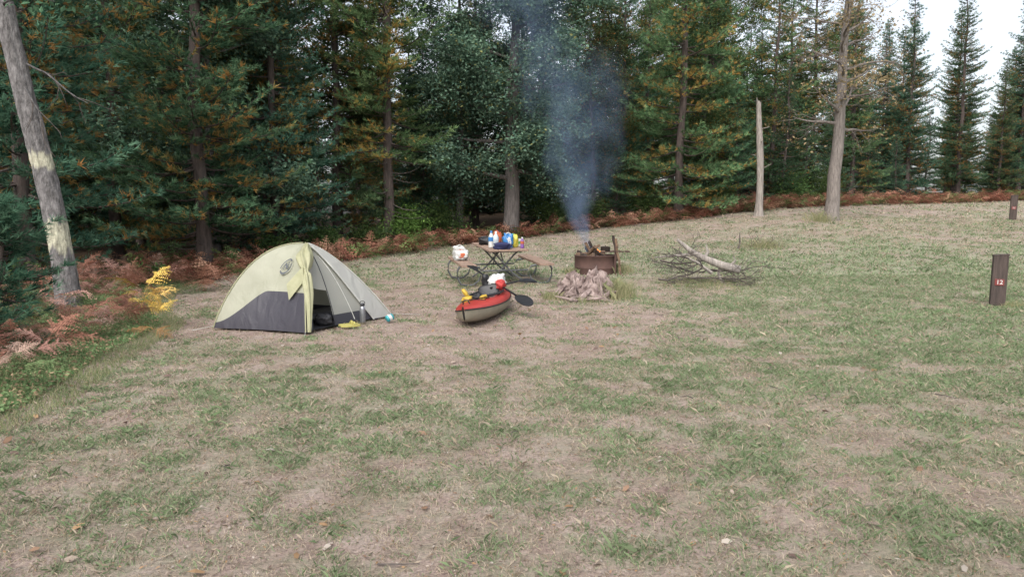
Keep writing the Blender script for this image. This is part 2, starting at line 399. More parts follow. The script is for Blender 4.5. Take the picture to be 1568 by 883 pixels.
def broadleaf(seed, Ht, c0, spread, leafcol, leaves=55, trunk_r=.26, bark=None, limbs=20, lean=(0, 0), leafsize=.075, bare=False, clump_r=.33, subs=5, droop=.05):
    r = np.random.default_rng(seed); mb = MB(); bark = bark or M_barko
    k = 16; zz = np.linspace(0, Ht, k)
    cx = lean[0]*(zz/Ht)+np.cumsum(r.normal(0, .035, k)); cy = lean[1]*(zz/Ht)+np.cumsum(r.normal(0, .035, k)); cx -= cx[0]; cy -= cy[0]
    rad = trunk_r*(1-.92*zz/Ht); rad[0] *= 1.45
    zz2 = np.concatenate([[0, .15, .35], zz[1:]]); 
    P = np.stack([np.interp(zz2, zz, cx), np.interp(zz2, zz, cy), zz2], -1); R = np.interp(zz2, zz, rad); R[0] = trunk_r*1.5; R[1] = trunk_r*1.2; R[2] = trunk_r*1.04
    V, F = tube(P, R, 16, jit=lambda i, t: 1+.04*np.sin(5*t+i*.7)+.03*np.sin(2*t+1)); mb.add(V, F, bark, smooth=True)
    tips = []
    for b in range(limbs):
        z = c0+(Ht*.97-c0)*((b+r.random())/limbs); t = (z-c0)/(Ht-c0)
        az = b*2.4+r.normal(0, .5); L = spread*(math.sin(math.pi*min(1, .25+.72*t))**.8)*(.6+.55*r.random())
        p = np.array([np.interp(z, zz, cx), np.interp(z, zz, cy), z])
        d = np.array([math.cos(az), math.sin(az), droop+.75*t])
        B = curve_path(p, d, L, 7, r, .13, .01); rb = np.linspace(max(.02, np.interp(z, zz, rad)*.4), .010, 8)
        V, F = tube(B, rb, 6); mb.add(V, F, bark, smooth=True)
        for q in range(subs+int(L*1.5)):
            f = .15+.85*r.random(); p2 = np.array([np.interp(f*7, range(8), B[:, i]) for i in range(3)])
            a2 = az+r.normal(0, .9); d2 = np.array([math.cos(a2), math.sin(a2), r.normal(.1, .4)]); l2 = (.35+.3*L*(1-f)+.3*r.random())
            S = curve_path(p2, d2, l2, 4, r, .2); V, F = tube(S, np.linspace(.012, .004, 5), 4); mb.add(V, F, bark)
            tips += [S[-1], S[2]]
            if bare or r.random() < .6:
                for w in range(3 if bare else 1):
                    d3 = d2+r.normal(0, .6, 3); S2 = curve_path(S[2+w % 3], d3, l2*.6, 3, r, .2); V, F = tube(S2, np.linspace(.006, .002, 4), 3); mb.add(V, F, bark); tips.append(S2[-1])
        tips.append(B[-1])
    if leaves > 0:
        tips = np.array(tips); n = len(tips)
        keep = r.random(n) < (.92 if not bare else .12); tips = tips[keep]; n = len(tips)
        c = np.repeat(tips, leaves, 0); m = len(c)
        sc = np.repeat(.6+.7*r.random(n), leaves)[:, None]
        Pl = c+r.normal(0, clump_r, (m, 3))*np.array([1, 1, .62])*sc
        D = r.normal(0, .55, (m, 3))+np.array([0, 0, .8])
        T = np.array([[0, -.5, 0], [.33, .05, .08], [0, .6, -.08], [-.3, 0, .08]]); TF = np.array([[0, 1, 2, 3]])
        V, F = scatter(T, TF, Pl, frames(D, r.random(m)*6.28), leafsize*1.45*(.6+.7*r.random(m)))
        u = r.random((m, 1)); cl = np.repeat(.7+.6*r.random((n, 1)), leaves, 0)
        C = (np.array(leafcol[0])*(1-u)+np.array(leafcol[1])*u)*cl
        if len(leafcol) > 2: C = np.where(r.random((m, 1)) < leafcol[3], np.array(leafcol[2]), C)
        mb.add(V, F, M_leaf, np.repeat(C, 4, 0))
    return mb.mesh('broadleaf_mesh')

BG = ((.028, .072, .050), (.085, .150, .100))
PA = pine(1, 14, .5, 2.8, .45, tcol=BG)
PB = pine(2, 16, 1.0, 2.8, .40, dead=.6, tcol=((.032, .072, .040), (.09, .145, .08)))
PC = pine(3, 17, 3.0, 2.9, .60, dead=2.2, tcol=((.042, .078, .034), (.115, .150, .07)))
PD = pine(4, 6.5, .15, 1.7, .05, wh=.27, nb=6, tcol=((.030, .064, .040), (.07, .12, .07)), tl=.10, tw=.011)
PE = pine(5, 13, .6, 2.7, .48, tcol=((.040, .080, .038), (.105, .155, .075)))
PF = pine(6, 1.9, .1, 1.0, .03, wh=.12, nb=6, tcol=BG, r0=.03, tl=.12, tw=.0042, nn=14, tstep=.045)
OKC = ((.06, .115, .08), (.14, .21, .14), (.19, .19, .08), .04)
OA = broadleaf(11, 13, 1.7, 3.2, OKC, 110, .28, limbs=42, subs=6, droop=-.12)
OB = broadleaf(12, 12, 1.3, 2.2, OKC, 75, .16, limbs=26, droop=-.1)
OC = broadleaf(13, 14, 2.2, 2.7, ((.07, .115, .055), (.15, .19, .08), (.32, .18, .05), .07), 75, .15, limbs=28)

def tree(name, me, x, y, rz=None, sc=1.0, parent=None):
    return inst(name, me, (x, y, HH(x, y)-.05), random.random()*6.28 if rz is None else rz, sc, parent=parent)
for me, x, y, s in [(PA, -9.3, 14.2, 1.0), (PB, -7.6, 18.3, 1.0), (PA, -12.5, 17.5, 1.1), (PE, -10.6, 20.0, 1.1), (PA, -6.9, 21.8, .9),
                    (PC, -4.1, 24.4, .95), (PE, -5.8, 24.8, 1.05), (PC, -8.4, 23.5, 1.1),
                    (PE, 6.5, 29.0, 1.15), (PB, 8.4, 32.0, .9), (PB, 4.6, 31.0, .68), (PE, 11.9, 34.5, .85),
                    (PE, 16.5, 36.4, .80), (PA, 20.5, 38.8, .74), (PB, 24.5, 41, .72), (PA, 28.5, 42.0, .8), (PE, 14.2, 38, .9), (PB, -1.5, 31, .75), (PC, 2.6, 32.5, .72),
                    (PB, 18.6, 41, .62), (PE, 22.4, 43.5, .72), (PB, 26.6, 45, .68), (PE, 31.5, 46, .8)]:
    tree('pine_tree', me, x, y, sc=s)
for x, y, s in [(-7.9, 20.8, .8), (-5.9, 22.7, .62), (-3.2, 26.9, .7), (1.6, 29.5, .6), (9.9, 33, .8), (13.2, 33.6, .6), (15.0, 35, .75), (18.0, 37.8, .7), (22.5, 40.5, .7), (4.2, 29.8, .5), (-10.8, 16.5, .7), (7.9, 31, .55), (26.4, 41, .6), (19.3, 37.6, .5), (29.5, 43, .8), (12.0, 32.8, .9)]:
    tree('spruce_tree', PD, x, y, sc=s)
tree('oak_tree', OA, -.05, 26.0, 1.0, 1.0)
tree('oak_tree', OB, -1.95, 27.2, .3, .95)
tree('oak_tree', OC, 3.3, 30.5, 2.0, .72)
tree('oak_tree', OC, -6.3, 26.9, 4.0, 1.0)
tree('oak_tree', OB, -8.2, 20.4, 4.0, 1.1)
tree('oak_tree', OC, 10.2, 36, 1.0, .85)
far = bpy.data.objects.new('distant_trees', None); COL.objects.link(far)
r = np.random.default_rng(99)
for y in np.arange(19, 62, 4.2):
    for x in np.arange(-46, 60, 4.2):
        xx = x+r.normal(0, 1.1); yy = y+r.normal(0, 1.1)
        ex = float(np.interp(yy, EY, EX))
        dd = ex-xx
        if dd < 5.0: continue
        if abs(xx) > .82*yy+5: continue
        me = [PA, PB, PC, PE, OC, PB][r.integers(0, 6)]
        s = .75+.35*r.random(); s2 = .4+.4*r.random()
        if xx > -4: s *= .85
        if xx > 12: s *= .88
        az = xx/yy
        if -.19 < az < -.07 or .03 < az < .12: s *= .68
        if az > .45: s *= .88
        tree('tree_part', me, xx, yy, r.random()*6.28, s, parent=far)
        if r.random() < .5: tree('undergrowth_part', PD, xx+r.normal(0, 1), yy+r.normal(0, 1), r.random()*6.28, s2, parent=far)

def left_tree():
    r = np.random.default_rng(5); mb = MB()
    k = 170; zz = np.linspace(0, 9, k); cx = -.135*zz+.05*np.sin(zz*1.1); cy = .03*np.sin(zz*.9)
    rad = .165*(1-.055*zz)+.09*np.exp(-zz*5)
    P = np.stack([cx, cy, zz], -1); n = 48
    V, F = tube(P, rad, n, jit=lambda i, t: 1+.09*(vnoise(t*4+0*i, i*.18+0*t, 3)-.5)*2+.02*np.sin(3*t)+.07*(vnoise(t*9+0*i, i*.5+0*t, 7)-.5))
    th = np.arctan2(V[:, 1]-np.repeat(cy, n), V[:, 0]-np.repeat(cx, n))
    nz = fbm(th*3.0, V[:, 2]*7, 4, 4)
    band = np.exp(-((V[:, 2]-2.42)/.13)**2)+1.2*np.exp(-((V[:, 2]-1.32)/.24)**2)
    li = sstep(.40, .48, band*.8+(nz-.5)*.8)
    C = (1-li)[:, None]*np.ones(3)*(.6+.8*fbm(th*6, V[:, 2]*14, 8))[:, None]+li[:, None]*np.array([2.5, 2.55, 1.95])*(.8+.4*fbm(th*7, V[:, 2]*20, 18))[:, None]
    mb.add(V, F, M_barkg, C, True)
    for zb, az, L, dr in [(3.6, -.4, 1.0, -.9), (3.9, .2, 1.3, -.5), (4.3, 2.8, 1.4, .2), (4.6, -1.2, 1.5, .1), (5.2, .5, 1.9, .3), (5.5, 3.6, 1.6, .2), (6, 1.6, 1.8, .4), (6.6, 5, 1.6, .4), (7.2, 2.4, 1.5, .5)]:
        p = np.array([np.interp(zb, zz, cx), np.interp(zb, zz, cy), zb]); d = np.array([math.cos(az), math.sin(az), dr])
        B = curve_path(p, d, L, 8, r, .15, -.05 if dr < 0 else 0)
        V, F = tube(B, np.linspace(.02, .005, 9), 6); mb.add(V, F, M_barkg, (.7, .7, .7), True)
        for q in range(5):
            S = curve_path(B[3+q % 5], d+r.normal(0, .6, 3)+[0, 0, -.3 if dr < 0 else 0], .5, 5, r, .2, -.08 if dr < 0 else 0)
            V, F = tube(S, np.linspace(.009, .003, 6), 4); mb.add(V, F, M_twig)
            if zb > 4.1:
                m = 60; Pl = S[-1]+r.normal(0, .22, (m, 3)); T = np.array([[0, -.5, 0], [.3, 0, .08], [0, .6, -.05], [-.3, 0, .08]]); 
                V, F = scatter(T, np.array([[0, 1, 2, 3]]), Pl, frames(r.normal(0, .6, (m, 3))+[0, 0, .8], r.random(m)*6.28), .09*(.6+.7*r.random(m)))
                mb.add(V, F, M_leaf, np.repeat(np.array([[.08, .15, .085]])*(.6+.9*r.random((m, 1))), 4, 0))
    mb.obj('aspen_tree', (-6.62, 11.0, HH(-6.6, 11)-.05))
left_tree()
BR = broadleaf(21, 12, 3.0, 2.3, ((.20, .15, .09), (.30, .22, .14)), 22, .24, bark=M_barkr, limbs=34, lean=(.55, 0), bare=True, subs=6)
tree('bare_tree', BR, 11.15, 26.0, 0)
def snag():
    r = np.random.default_rng(8); mb = MB(); zz = np.linspace(0, 4.2, 30); cx = .05*np.sin(zz)-.02*zz
    V, F = tube(np.stack([cx, 0*zz, zz], -1), .15-.013*zz+.05*np.exp(-zz*5), 14, jit=lambda i, t: 1+.08*np.sin(2*t+.3*i)); 
    V[-14:, 2] += r.random(14)*.3
    mb.add(V, F, M_dead, smooth=True)
    for q in range(4):
        z = 1.8+q*.5; a = q*2.3; V, F = tube(curve_path([0, 0, z], [math.cos(a), math.sin(a), .2], .3+.2*r.random(), 4, r, .15), np.linspace(.02, .006, 5), 5); mb.add(V, F, M_dead)
    mb.obj('dead_tree_trunk', (9.35, 28.2, HH(9.35, 28.2)-.05))
snag()
tree('pine_tree', PF, -5.75, 7.9, .4, .95)

# ------------------------------------------------------------------ ferns
def frond(seed, npair=13, sub=7):
    r = np.random.default_rng(seed); V = []; F = []
    def tri(a, b, c): F.append([len(V), len(V)+1, len(V)+2]); V.extend([a, b, c])
    def ax(s): return np.array([0, s*.85, .55*s-.50*s*s])
    for i in range(10):
        a = ax(i/10); b = ax((i+1)/10); tri(a-[.006, 0, 0], a+[.006, 0, 0], b)
    for i in range(npair):
        s = .28+.72*i/(npair-1); l = .34*(max(0, 1-(s-.28)/.75))**.9*(.75+.45*r.random())+.02; p = ax(s)
        for sd in (-1, 1):
            d = np.array([sd*.9, .45+r.normal(0, .12), -.15+r.normal(0, .25)]); pr = np.array([.0, 1, .1*sd])
            for q in range(sub):
                f = q/sub; c = p+d*l*f+np.array([0, 0, -.35*l*f*f]); w = .040*(1-f)*(.6+l*1.6)+.008
                for s2 in (-1, 1):
                    tri(c, c+d*l/sub*.75, c+d*l/sub*.6+pr*s2*w+np.array([0, 0, r.normal(0, .012)]))
    return np.array(V), np.array(F)
FR = [frond(i, 14, 8) for i in range(4)]
FRs = [frond(i+5, 8, 3) for i in range(3)]
def fern_mass(mb, P, S, cols, tmpl, nper=(3, 6), r=None):
    P = np.asarray(P); pp = []; RR = []; ss = []; cc = []
    for p, s in zip(P, S):
        base = cols[r.integers(0, len(cols))]
        for q in range(r.integers(*nper)):
            az = r.random()*6.28; tl = r.normal(.3, .3)
            pp.append(p+[0, 0, .12*s*r.random()]); RR.append(rotm(tl, r.normal(0, .35), az)); ss.append(s*(.6+.6*r.random())); cc.append(np.array(base)*(.6+.8*r.random()))
    pp = np.array(pp); RR = np.array(RR); ss = np.array(ss); cc = np.array(cc); g = r.integers(0, len(tmpl), len(pp))
    for k, (T, F) in enumerate(tmpl):
        q = g == k
        if q.sum() == 0: continue
        V, FF = scatter(T, F, pp[q], RR[q], ss[q]); nv = len(V)
        mb.add(V, FF, M_fern, np.repeat(cc[q], len(T), 0)*np.repeat(.7+.6*rng.random((nv//3, 1)), 3, 0))
RUST = [(.30, .135, .095), (.36, .18, .125), (.23, .11, .075), (.42, .25, .17)]
GRN = [(.12, .17, .07), (.16, .21, .08)]
def ferns():
    r = np.random.default_rng(3); mb = MB()
    n = 1700
    y = 16+rng.random(n)*27; x = edge_x(y)-r.random(n)**1.3*3.6+.2
    P = np.stack([x, y, H(x, y)], -1); S = .55+.33*r.random(n)
    fern_mass(mb, P, S, RUST*3+GRN*2, FRs, (3, 5), r)
    mb.obj('bracken_ferns')
    mb = MB()
    n = 330; y = 5.0+r.random(n)*10.5; x = edge_x(y)+.1-r.random(n)*3.6
    P = np.stack([x, y, H(x, y)+.18+.30*r.random(n)*sstep(0, -1.2, x-edge_x(y))], -1); S = .38+.32*r.random(n)
    fern_mass(mb, P, S, [(.38, .21, .17), (.42, .25, .205), (.32, .165, .12), (.44, .31, .25), (.36, .18, .13), (.16, .22, .10)], FR, (2, 4), r)
    fern_mass(mb, [(-6.9, 13.8, .3), (-6.5, 14.2, .25), (-7.2, 14.0, .35), (-6.2, 14.6, .15), (-6.8, 13.3, .2), (-5.9, 14.9, .1)], [.7]*6, [(.30, .16, .11)], FR, (4, 6), r)
    fern_mass(mb, [(-5.0, 10.3, .38), (-4.85, 10.0, .22), (-5.25, 10.5, .45), (-5.1, 10.1, .3)], [.6, .5, .55, .5], [(.66, .47, .13), (.62, .43, .15)], FR, (3, 5), r)
    fern_mass(mb, [(-4.7, 9.6, .05)], [.45], [(.54, .32, .15)], FR, (3, 4), r)
    mb.obj('bracken_ferns')
    mb = MB(); m = 120000
    yy = 3.5+r.random(m)*13; xx = edge_x(yy)+.35-r.random(m)**1.1*3.8
    hh = .06+.45*fbm(xx*1.3, yy*1.3, 30, 3)*sstep(.35, -1.3, xx-edge_x(yy))
    zz = H(xx, yy)+hh*r.random(m)
    T = np.array([[0, -.5, 0], [.28, 0, .08], [0, .6, -.05], [-.28, 0, .08]])
    V, F = scatter(T, np.array([[0, 1, 2, 3]]), np.stack([xx, yy, zz], -1), frames(r.normal(0, .6, (m, 3))+[0, 0, .7], r.random(m)*6.28), .040*(.5+.9*r.random(m)))
    u = r.random((m, 1)); C = np.array([[.10, .17, .07]])*(1-u)+np.array([[.22, .29, .14]])*u
    C = np.where(r.random((m, 1)) < .20, np.array([[.36, .25, .17]]), C)
    mb.add(V, F, M_leaf, np.repeat(C, 4, 0))
    m = 34000; yy = 3.0+r.random(m)*13; xx = edge_x(yy)+.7-r.random(m)**1.2*2.8
    az = r.random(m)*6.28; h = .06+.26*r.random(m)*sstep(.6, -.8, xx-edge_x(yy)); P = np.stack([xx, yy, H(xx, yy)], -1)
    dx = np.stack([np.cos(az), np.sin(az), 0*az], -1)*.0035; tip = P+np.stack([np.cos(az*3)*h*.5, np.sin(az*3)*h*.5, h], -1)
    V = np.stack([P-dx, P+dx, tip], 1).reshape(-1, 3); u = r.random((m, 1)); C = np.array([[.16, .23, .10]])*(1-u)+np.array([[.40, .38, .22]])*u
    mb.add(V, (np.arange(m)*3)[:, None]+np.arange(3)[None], M_grass, np.repeat(C, 3, 0))
    mb.obj('undergrowth_plants')
    for (x, y, s, c) in [(-7.6, 15.2, .5, 0), (-8.6, 13.0, .6, 0), (-3.6, 24.9, 1.2, 1), (-4.6, 23.7, .8, 0), (-2.2, 26, 1.3, 0), (1.4, 27.8, 1.2, 0), (2.6, 28.6, 1.3, 0), (5.4, 29.6, 1.1, 0), (8.4, 31.2, 1.2, 0), (-5.6, 22, .8, 0), (12.4, 32.6, 1.2, 0), (13.5, 33.5, 1.5, 0), (-6.4, 20.2, .7, 0)]:
        mb = MB()
        for q in range(7):
            a = r.random()*6.28; Pth = curve_path([0, 0, 0], [math.cos(a)*.6, math.sin(a)*.6, 1], s, 5, r, .2); V, F = tube(Pth, np.linspace(.012, .004, 6), 4); mb.add(V, F, M_twig)
        m = int(3500*s); nc = 22; cen = r.normal(0, 1, (nc, 3)); cen /= np.linalg.norm(cen, axis=1)[:, None]; cen *= (.4+.6*r.random((nc, 1)))*s*np.array([.75, .75, .5]); cen[:, 2] += s*.55
        Pl = cen[r.integers(0, nc, m)]+r.normal(0, .17*s, (m, 3)); Pl[:, 2] = np.abs(Pl[:, 2])
        V, F = scatter(T, np.array([[0, 1, 2, 3]]), Pl, frames(r.normal(0, .5, (m, 3))+[0, 0, .8], r.random(m)*6.28), .075*(.5+.9*r.random(m)))
        u = r.random((m, 1)); b = [((.05, .10, .04), (.12, .18, .06)), ((.09, .16, .04), (.17, .26, .07))][c]
        mb.add(V, F, M_leaf, np.repeat(np.array(b[0])*(1-u)+np.array(b[1])*u, 4, 0)); mb.obj('leafy_shrub', (x, y, HH(x, y)))
ferns()

# ------------------------------------------------------------------ tent
def tent():
    B = np.array([-2.74, 9.72]); C = np.array([-1.86, 11.35]); A = np.array([-4.14, 10.15]); D = A+C-B
    ctr = (A+C)/2; HT = 1.15; corners = [B, C, D, A]; z0 = HH(*ctr)
    def S(u, rr, sc=1.0):
        u = np.asarray(u, float) % 4; rr = np.asarray(rr, float)
        i = np.floor(u).astype(int) % 4; f = u-np.floor(u); cs = np.array(corners)
        P = cs[i]*(1-f)[..., None]+cs[(i+1) % 4]*f[..., None]
        bow = np.sin(np.pi*f)*.07; P = P+(ctr-P)*bow[..., None]
        w = np.abs(2*f-1)**2.2; n = 1.7+.75*w
        nearC = np.exp(-((u-1.0)/.75)**2)
        n = n-.85*nearC*w-.2*nearC
        k = .88+.08*nearC
        z = HT*np.clip(1-rr**n, 0, 1)**k
        z = z+.012*np.sin(f*np.pi*6+rr*3)*rr*(1-w)*np.sin(np.pi*np.clip(rr, 0, 1))
        xy = ctr+(P-ctr)*rr[..., None]*sc
        return np.concatenate([xy, (z*sc+.02+z0)[..., None]], -1)
    fly, nt, ns, L = newmat('tent_fly_fabric')
    at = N(nt, 'ShaderNodeAttribute', attribute_name='Col'); sp = N(nt, 'ShaderNodeSeparateColor'); L.new(at.outputs['Color'], sp.inputs[0])
    gt = N(nt, 'ShaderNodeMath', operation='GREATER_THAN'); L.new(sp.outputs[0], gt.inputs[0]); gt.inputs[1].default_value = .5
    tc = N(nt, 'ShaderNodeTexCoord'); nz = N(nt, 'ShaderNodeTexNoise', Scale=2.2, Detail=4.0); L.new(tc.outputs['Object'], nz.inputs['Vector'])
    ry = ramp(nt, [(.35, (.39, .39, .29)), (.65, (.48, .48, .37))]); L.new(nz.outputs['Fac'], ry.inputs[0])
    m0 = nt.nodes.new('ShaderNodeMixRGB'); L.new(sp.outputs[1], m0.inputs[0]); L.new(ry.outputs[0], m0.inputs[1]); m0.inputs[2].default_value = (.54, .54, .50, 1)
    m1 = nt.nodes.new('ShaderNodeMixRGB'); L.new(gt.outputs[0], m1.inputs[0]); m1.inputs[1].default_value = (.065, .062, .078, 1); L.new(m0.outputs[0], m1.inputs[2])
    bs = N(nt, 'ShaderNodeBsdfPrincipled', Roughness=.5); L.new(m1.outputs[0], bs.inputs['Base Color'])
    mpw = N(nt, 'ShaderNodeMapping'); mpw.inputs['Scale'].default_value = (1, 1, .35); L.new(tc.outputs['Object'], mpw.inputs[0])
    n2 = N(nt, 'ShaderNodeTexNoise', Scale=7.0, Detail=3.0, Distortion=.6); L.new(mpw.outputs[0], n2.inputs['Vector'])
    bp = N(nt, 'ShaderNodeBump', Strength=.7, Distance=.035); L.new(n2.outputs['Fac'], bp.inputs['Height']); L.new(bp.outputs[0], bs.inputs['Normal'])
    tr = N(nt, 'ShaderNodeBsdfTranslucent'); L.new(m1.outputs[0], tr.inputs[0]); mx = N(nt, 'ShaderNodeMixShader'); mx.inputs[0].default_value = .3
    L.new(bs.outputs[0], mx.inputs[1]); L.new(tr.outputs[0], mx.inputs[2]); o = N(nt, 'ShaderNodeOutputMaterial'); L.new(mx.outputs[0], o.inputs[0])
    inn, nt, ns, L = newmat('tent_inner_mesh')
    at = N(nt, 'ShaderNodeAttribute', attribute_name='Col'); sp = N(nt, 'ShaderNodeSeparateColor'); L.new(at.outputs['Color'], sp.inputs[0])
    gt = N(nt, 'ShaderNodeMath', operation='GREATER_THAN'); L.new(sp.outputs[0], gt.inputs[0]); gt.inputs[1].default_value = .5
    d1 = N(nt, 'ShaderNodeBsdfDiffuse'); d1.inputs[0].default_value = (.06, .06, .07, 1)
    d2 = N(nt, 'ShaderNodeBsdfDiffuse'); d2.inputs[0].default_value = (.50, .50, .45, 1); tp = N(nt, 'ShaderNodeBsdfTransparent'); ma = N(nt, 'ShaderNodeMixShader'); ma.inputs[0].default_value = .42
    L.new(d2.outputs[0], ma.inputs[1]); L.new(tp.outputs[0], ma.inputs[2])
    mb_ = N(nt, 'ShaderNodeMixShader'); L.new(gt.outputs[0], mb_.inputs[0]); L.new(d1.outputs[0], mb_.inputs[1]); L.new(ma.outputs[0], mb_.inputs[2])
    o = N(nt, 'ShaderNodeOutputMaterial'); L.new(mb_.outputs[0], o.inputs[0])
    yel = pmat('yellow_fabric', (.50, .49, .31), (.40, .40, .24), 5, .6, .5, transl=.25)
    trim = pmat('tent_trim', (.60, .60, .56), None, 5, .6, .1); dark = pmat('dark_nylon', (.03, .03, .035), None, 6, .6, .3)
    grey = pmat('logo_grey', (.10, .11, .12), None, 6, .6, .1)
    mb = MB(); nu = 240; nr = 60
    uu = np.linspace(0, 4, nu+1)[:-1]; rr = np.linspace(0, 1, nr+1)
    U, R = np.meshgrid(uu, rr); V = S(U, R)
    f = U-np.floor(U); side = np.floor(U).astype(int)
    z = V[..., 2]-z0
    thr = np.where(side == 3, .10+.43*sstep(0, .42, f), np.where(side == 0, np.where(f < .06, .53, .03), np.where(side == 2, .10+.43*sstep(0, .4, 1-f)*sstep(0, .4, f), .1)))
    C = np.stack([np.clip(.5+(z-thr)*3, 0, 1), np.where(side == 0, 1.0, 0.0)*sstep(0.05, .2, f), 0*z], -1)
    i = np.arange(nr)[:, None]; j = np.arange(nu)[None]; j2 = (j+1) % nu
    a = i*nu+j; F = np.stack([a, i*nu+j2, (i+1)*nu+j2, (i+1)*nu+j], -1)
    fu = uu[None]+0*i; fr = rr[:-1][:, None]+0*j
    hole = (fu > .055) & (fu < .80-.25*np.clip((1-fr)/.85, 0, 1)) & (fr > .14)
    mb.add(V.reshape(-1, 3), F[~hole], fly, C.reshape(-1, 3), True)
    Vi = S(U, R, .94); zi = Vi[..., 2]-z0
    Ci = np.stack([np.clip(.5+(zi-.17)*3, 0, 1), 0*z, 0*z], -1)
    hole2 = (fu > .08) & (fu < .34) & (fr > .70)
    mb.add(Vi.reshape(-1, 3), F[~hole2], inn, Ci.reshape(-1, 3), True)
    Vf = S(uu, np.full(nu, .96)); Vf[:, 2] = z0+.03; mb.add(Vf, [tuple(range(nu))], dark)
    s = np.linspace(.03, 1, 30)
    for uc in (1, 2, 3, 3.999):
        Pp = S(np.full(30, uc), s); Pp[:, 2] += .008; V1, F1 = tube(Pp, .009, 6); mb.add(V1, F1, trim if uc == 1 else yel, smooth=True)
    s = np.linspace(.14, 1, 40); Pp = S(.80-.25*np.clip((1-s)/.85, 0, 1), s); V1, F1 = tube(Pp, .013, 6); mb.add(V1, F1, trim, smooth=True)
    for uc, mt in ((.36, dark), (.62, trim)):
        s = np.linspace(.25, .98, 24); Pp = S(np.full(24, uc), s, .945); V1, F1 = tube(Pp, .006, 5); mb.add(V1, F1, mt)
    # rolled-back door flap, gathered and tied half way down, flaring below the tie
    s = np.linspace(.12, 1.0, 50); Pp = S(np.full(50, .03), s); out = np.array([.25, -.97, .15]); Pp = Pp+out*.035
    Pp[:, 0] += .02*np.sin(s*9)
    prof = np.interp(s, [.12, .3, .45, .56, .62, .66, .80, 1.0], [.02, .05, .10, .07, .028, .065, .055, .02])
    V1, F1 = tube(Pp, prof, 30, jit=lambda i, t: 1+.28*np.sin(6*t+i*.12)+.12*np.sin(11*t-i*.2)); mb.add(V1, F1, yel, smooth=True)
    p0 = S(np.array([3.72]), np.array([.70]))[0]; p1 = S(np.array([3.995]), np.array([.60]))[0]; p2 = S(np.array([3.99]), np.array([.74]))[0]; p3 = S(np.array([3.80]), np.array([.83]))[0]
    q = [p+np.array([-.01, -.035, .01]) for p in (p0, p1, p2, p3)]
    mb.add(np.array(q), np.array([[0, 1, 2, 3]]), yel)
    def L2(px, py): return S(np.array([3.60+px*1.0]), np.array([.50-py*1.0]))[0]+np.array([-.012, -.03, .012])
    def strip(pts, w):
        Vv = []; pts = np.array(pts)
        T = np.gradient(pts, axis=0); T /= np.linalg.norm(T, axis=1)[:, None]
        for p, t in zip(pts, T):
            nn = np.array([-t[1], t[0]])*w; Vv += [L2(*(p+nn)), L2(*(p-nn))]
        k = len(pts); mb.add(np.array(Vv), np.array([[2*i, 2*i+1, 2*i+3, 2*i+2] for i in range(k-1)]), grey)
    t = np.linspace(.5, 3.4, 14); strip(np.stack([.125*np.cos(t), .085*np.sin(t)], -1), .010)
    t = np.linspace(3.7, 6.5, 14); strip(np.stack([.125*np.cos(t), .085*np.sin(t)], -1), .010)
    strip([(-.045, -.042), (-.045, 0), (-.045, .042)], .012); strip([(-.045, .042), (0, 0), (.045, -.042)], .012); strip([(.045, -.042), (.045, 0), (.045, .042)], .012)
    V1, F1 = lump((.24, .18, .15), 4, .35, freq=3); mb.add(xf(V1, (-2.66, 10.32, z0+.11)), F1, dark, smooth=True)
    V1, F1 = lump((1.3, .5, .14), 6, .2); mb.add(xf(V1, (-2.80, 10.95, z0+.11), rotm(0, 0, 1.0)), F1, dark, smooth=True)
    for (a_, b_) in [((-1.86, 11.35, z0+.06), (-1.45, 11.6, z0+.01)), ((-4.14, 10.15, z0+.05), (-4.4, 10.05, z0+.0)), ((-2.74, 9.72, z0+.04), (-2.70, 9.5, z0+0))]:
        V1, F1 = tube(np.array([a_, b_]), .003, 4); mb.add(V1, F1, trim)
    mb.obj('tent')
tent()

M_steel = pmat('brushed_steel', (.35, .36, .38), (.25, .26, .28), 12, .35, .05, metal=.7)
M_black = pmat('black_plastic', (.018, .018, .02), (.01, .01, .012), 10, .45, .1)
M_cyan = pmat('cyan_plastic', (.05, .38, .42), None, 9, .4, .05); M_white = pmat('white_plastic', (.68, .68, .66), (.5, .5, .48), 6, .5, .15)
M_yelp = pmat('yellow_foam', (.48, .44, .14), (.4, .36, .1), 6, .7, .2)
mb = MB(); V, F = lathe([(0, 0), (.036, .002), (.04, .02), (.04, .19), (.036, .215), (.024, .225), (.024, .232), (.028, .235), (.028, .27), (0, .275)]); mb.add(V[:], F, M_steel, smooth=True)
V, F = lathe([(.0285, .233), (.031, .236), (.031, .268), (.0, .278)]); mb.add(V, F, M_black, smooth=True)
V, F = tube(np.stack([.035*np.cos(np.linspace(0, np.pi, 9)), 0*np.linspace(0, 1, 9), .27+.03*np.sin(np.linspace(0, np.pi, 9))], -1), .005, 6); mb.add(V, F, M_black)
mb.obj('water_bottle', (-2.17, 10.65, .03), sc=1.05)
mb = MB(); V, F = lathe([(0, 0), (.045, 0), (.05, .01), (.05, .10), (.046, .10), (.044, .02), (0, .02)]); mb.add(V, F, M_cyan, smooth=True)
V, F = lathe([(.0505, .03), (.0515, .035), (.0515, .07), (.0505, .075)]); mb.add(V, F, M_white)
V, F = tube([[.05, 0, .08], [.08, 0, .075], [.085, 0, .045], [.05, 0, .03]], .006, 6); mb.add(V, F, M_cyan, smooth=True)
mb.obj('camping_mug', (-1.83, 10.70, .07), rot=(1.2, 0, 2.2))
mb = MB()
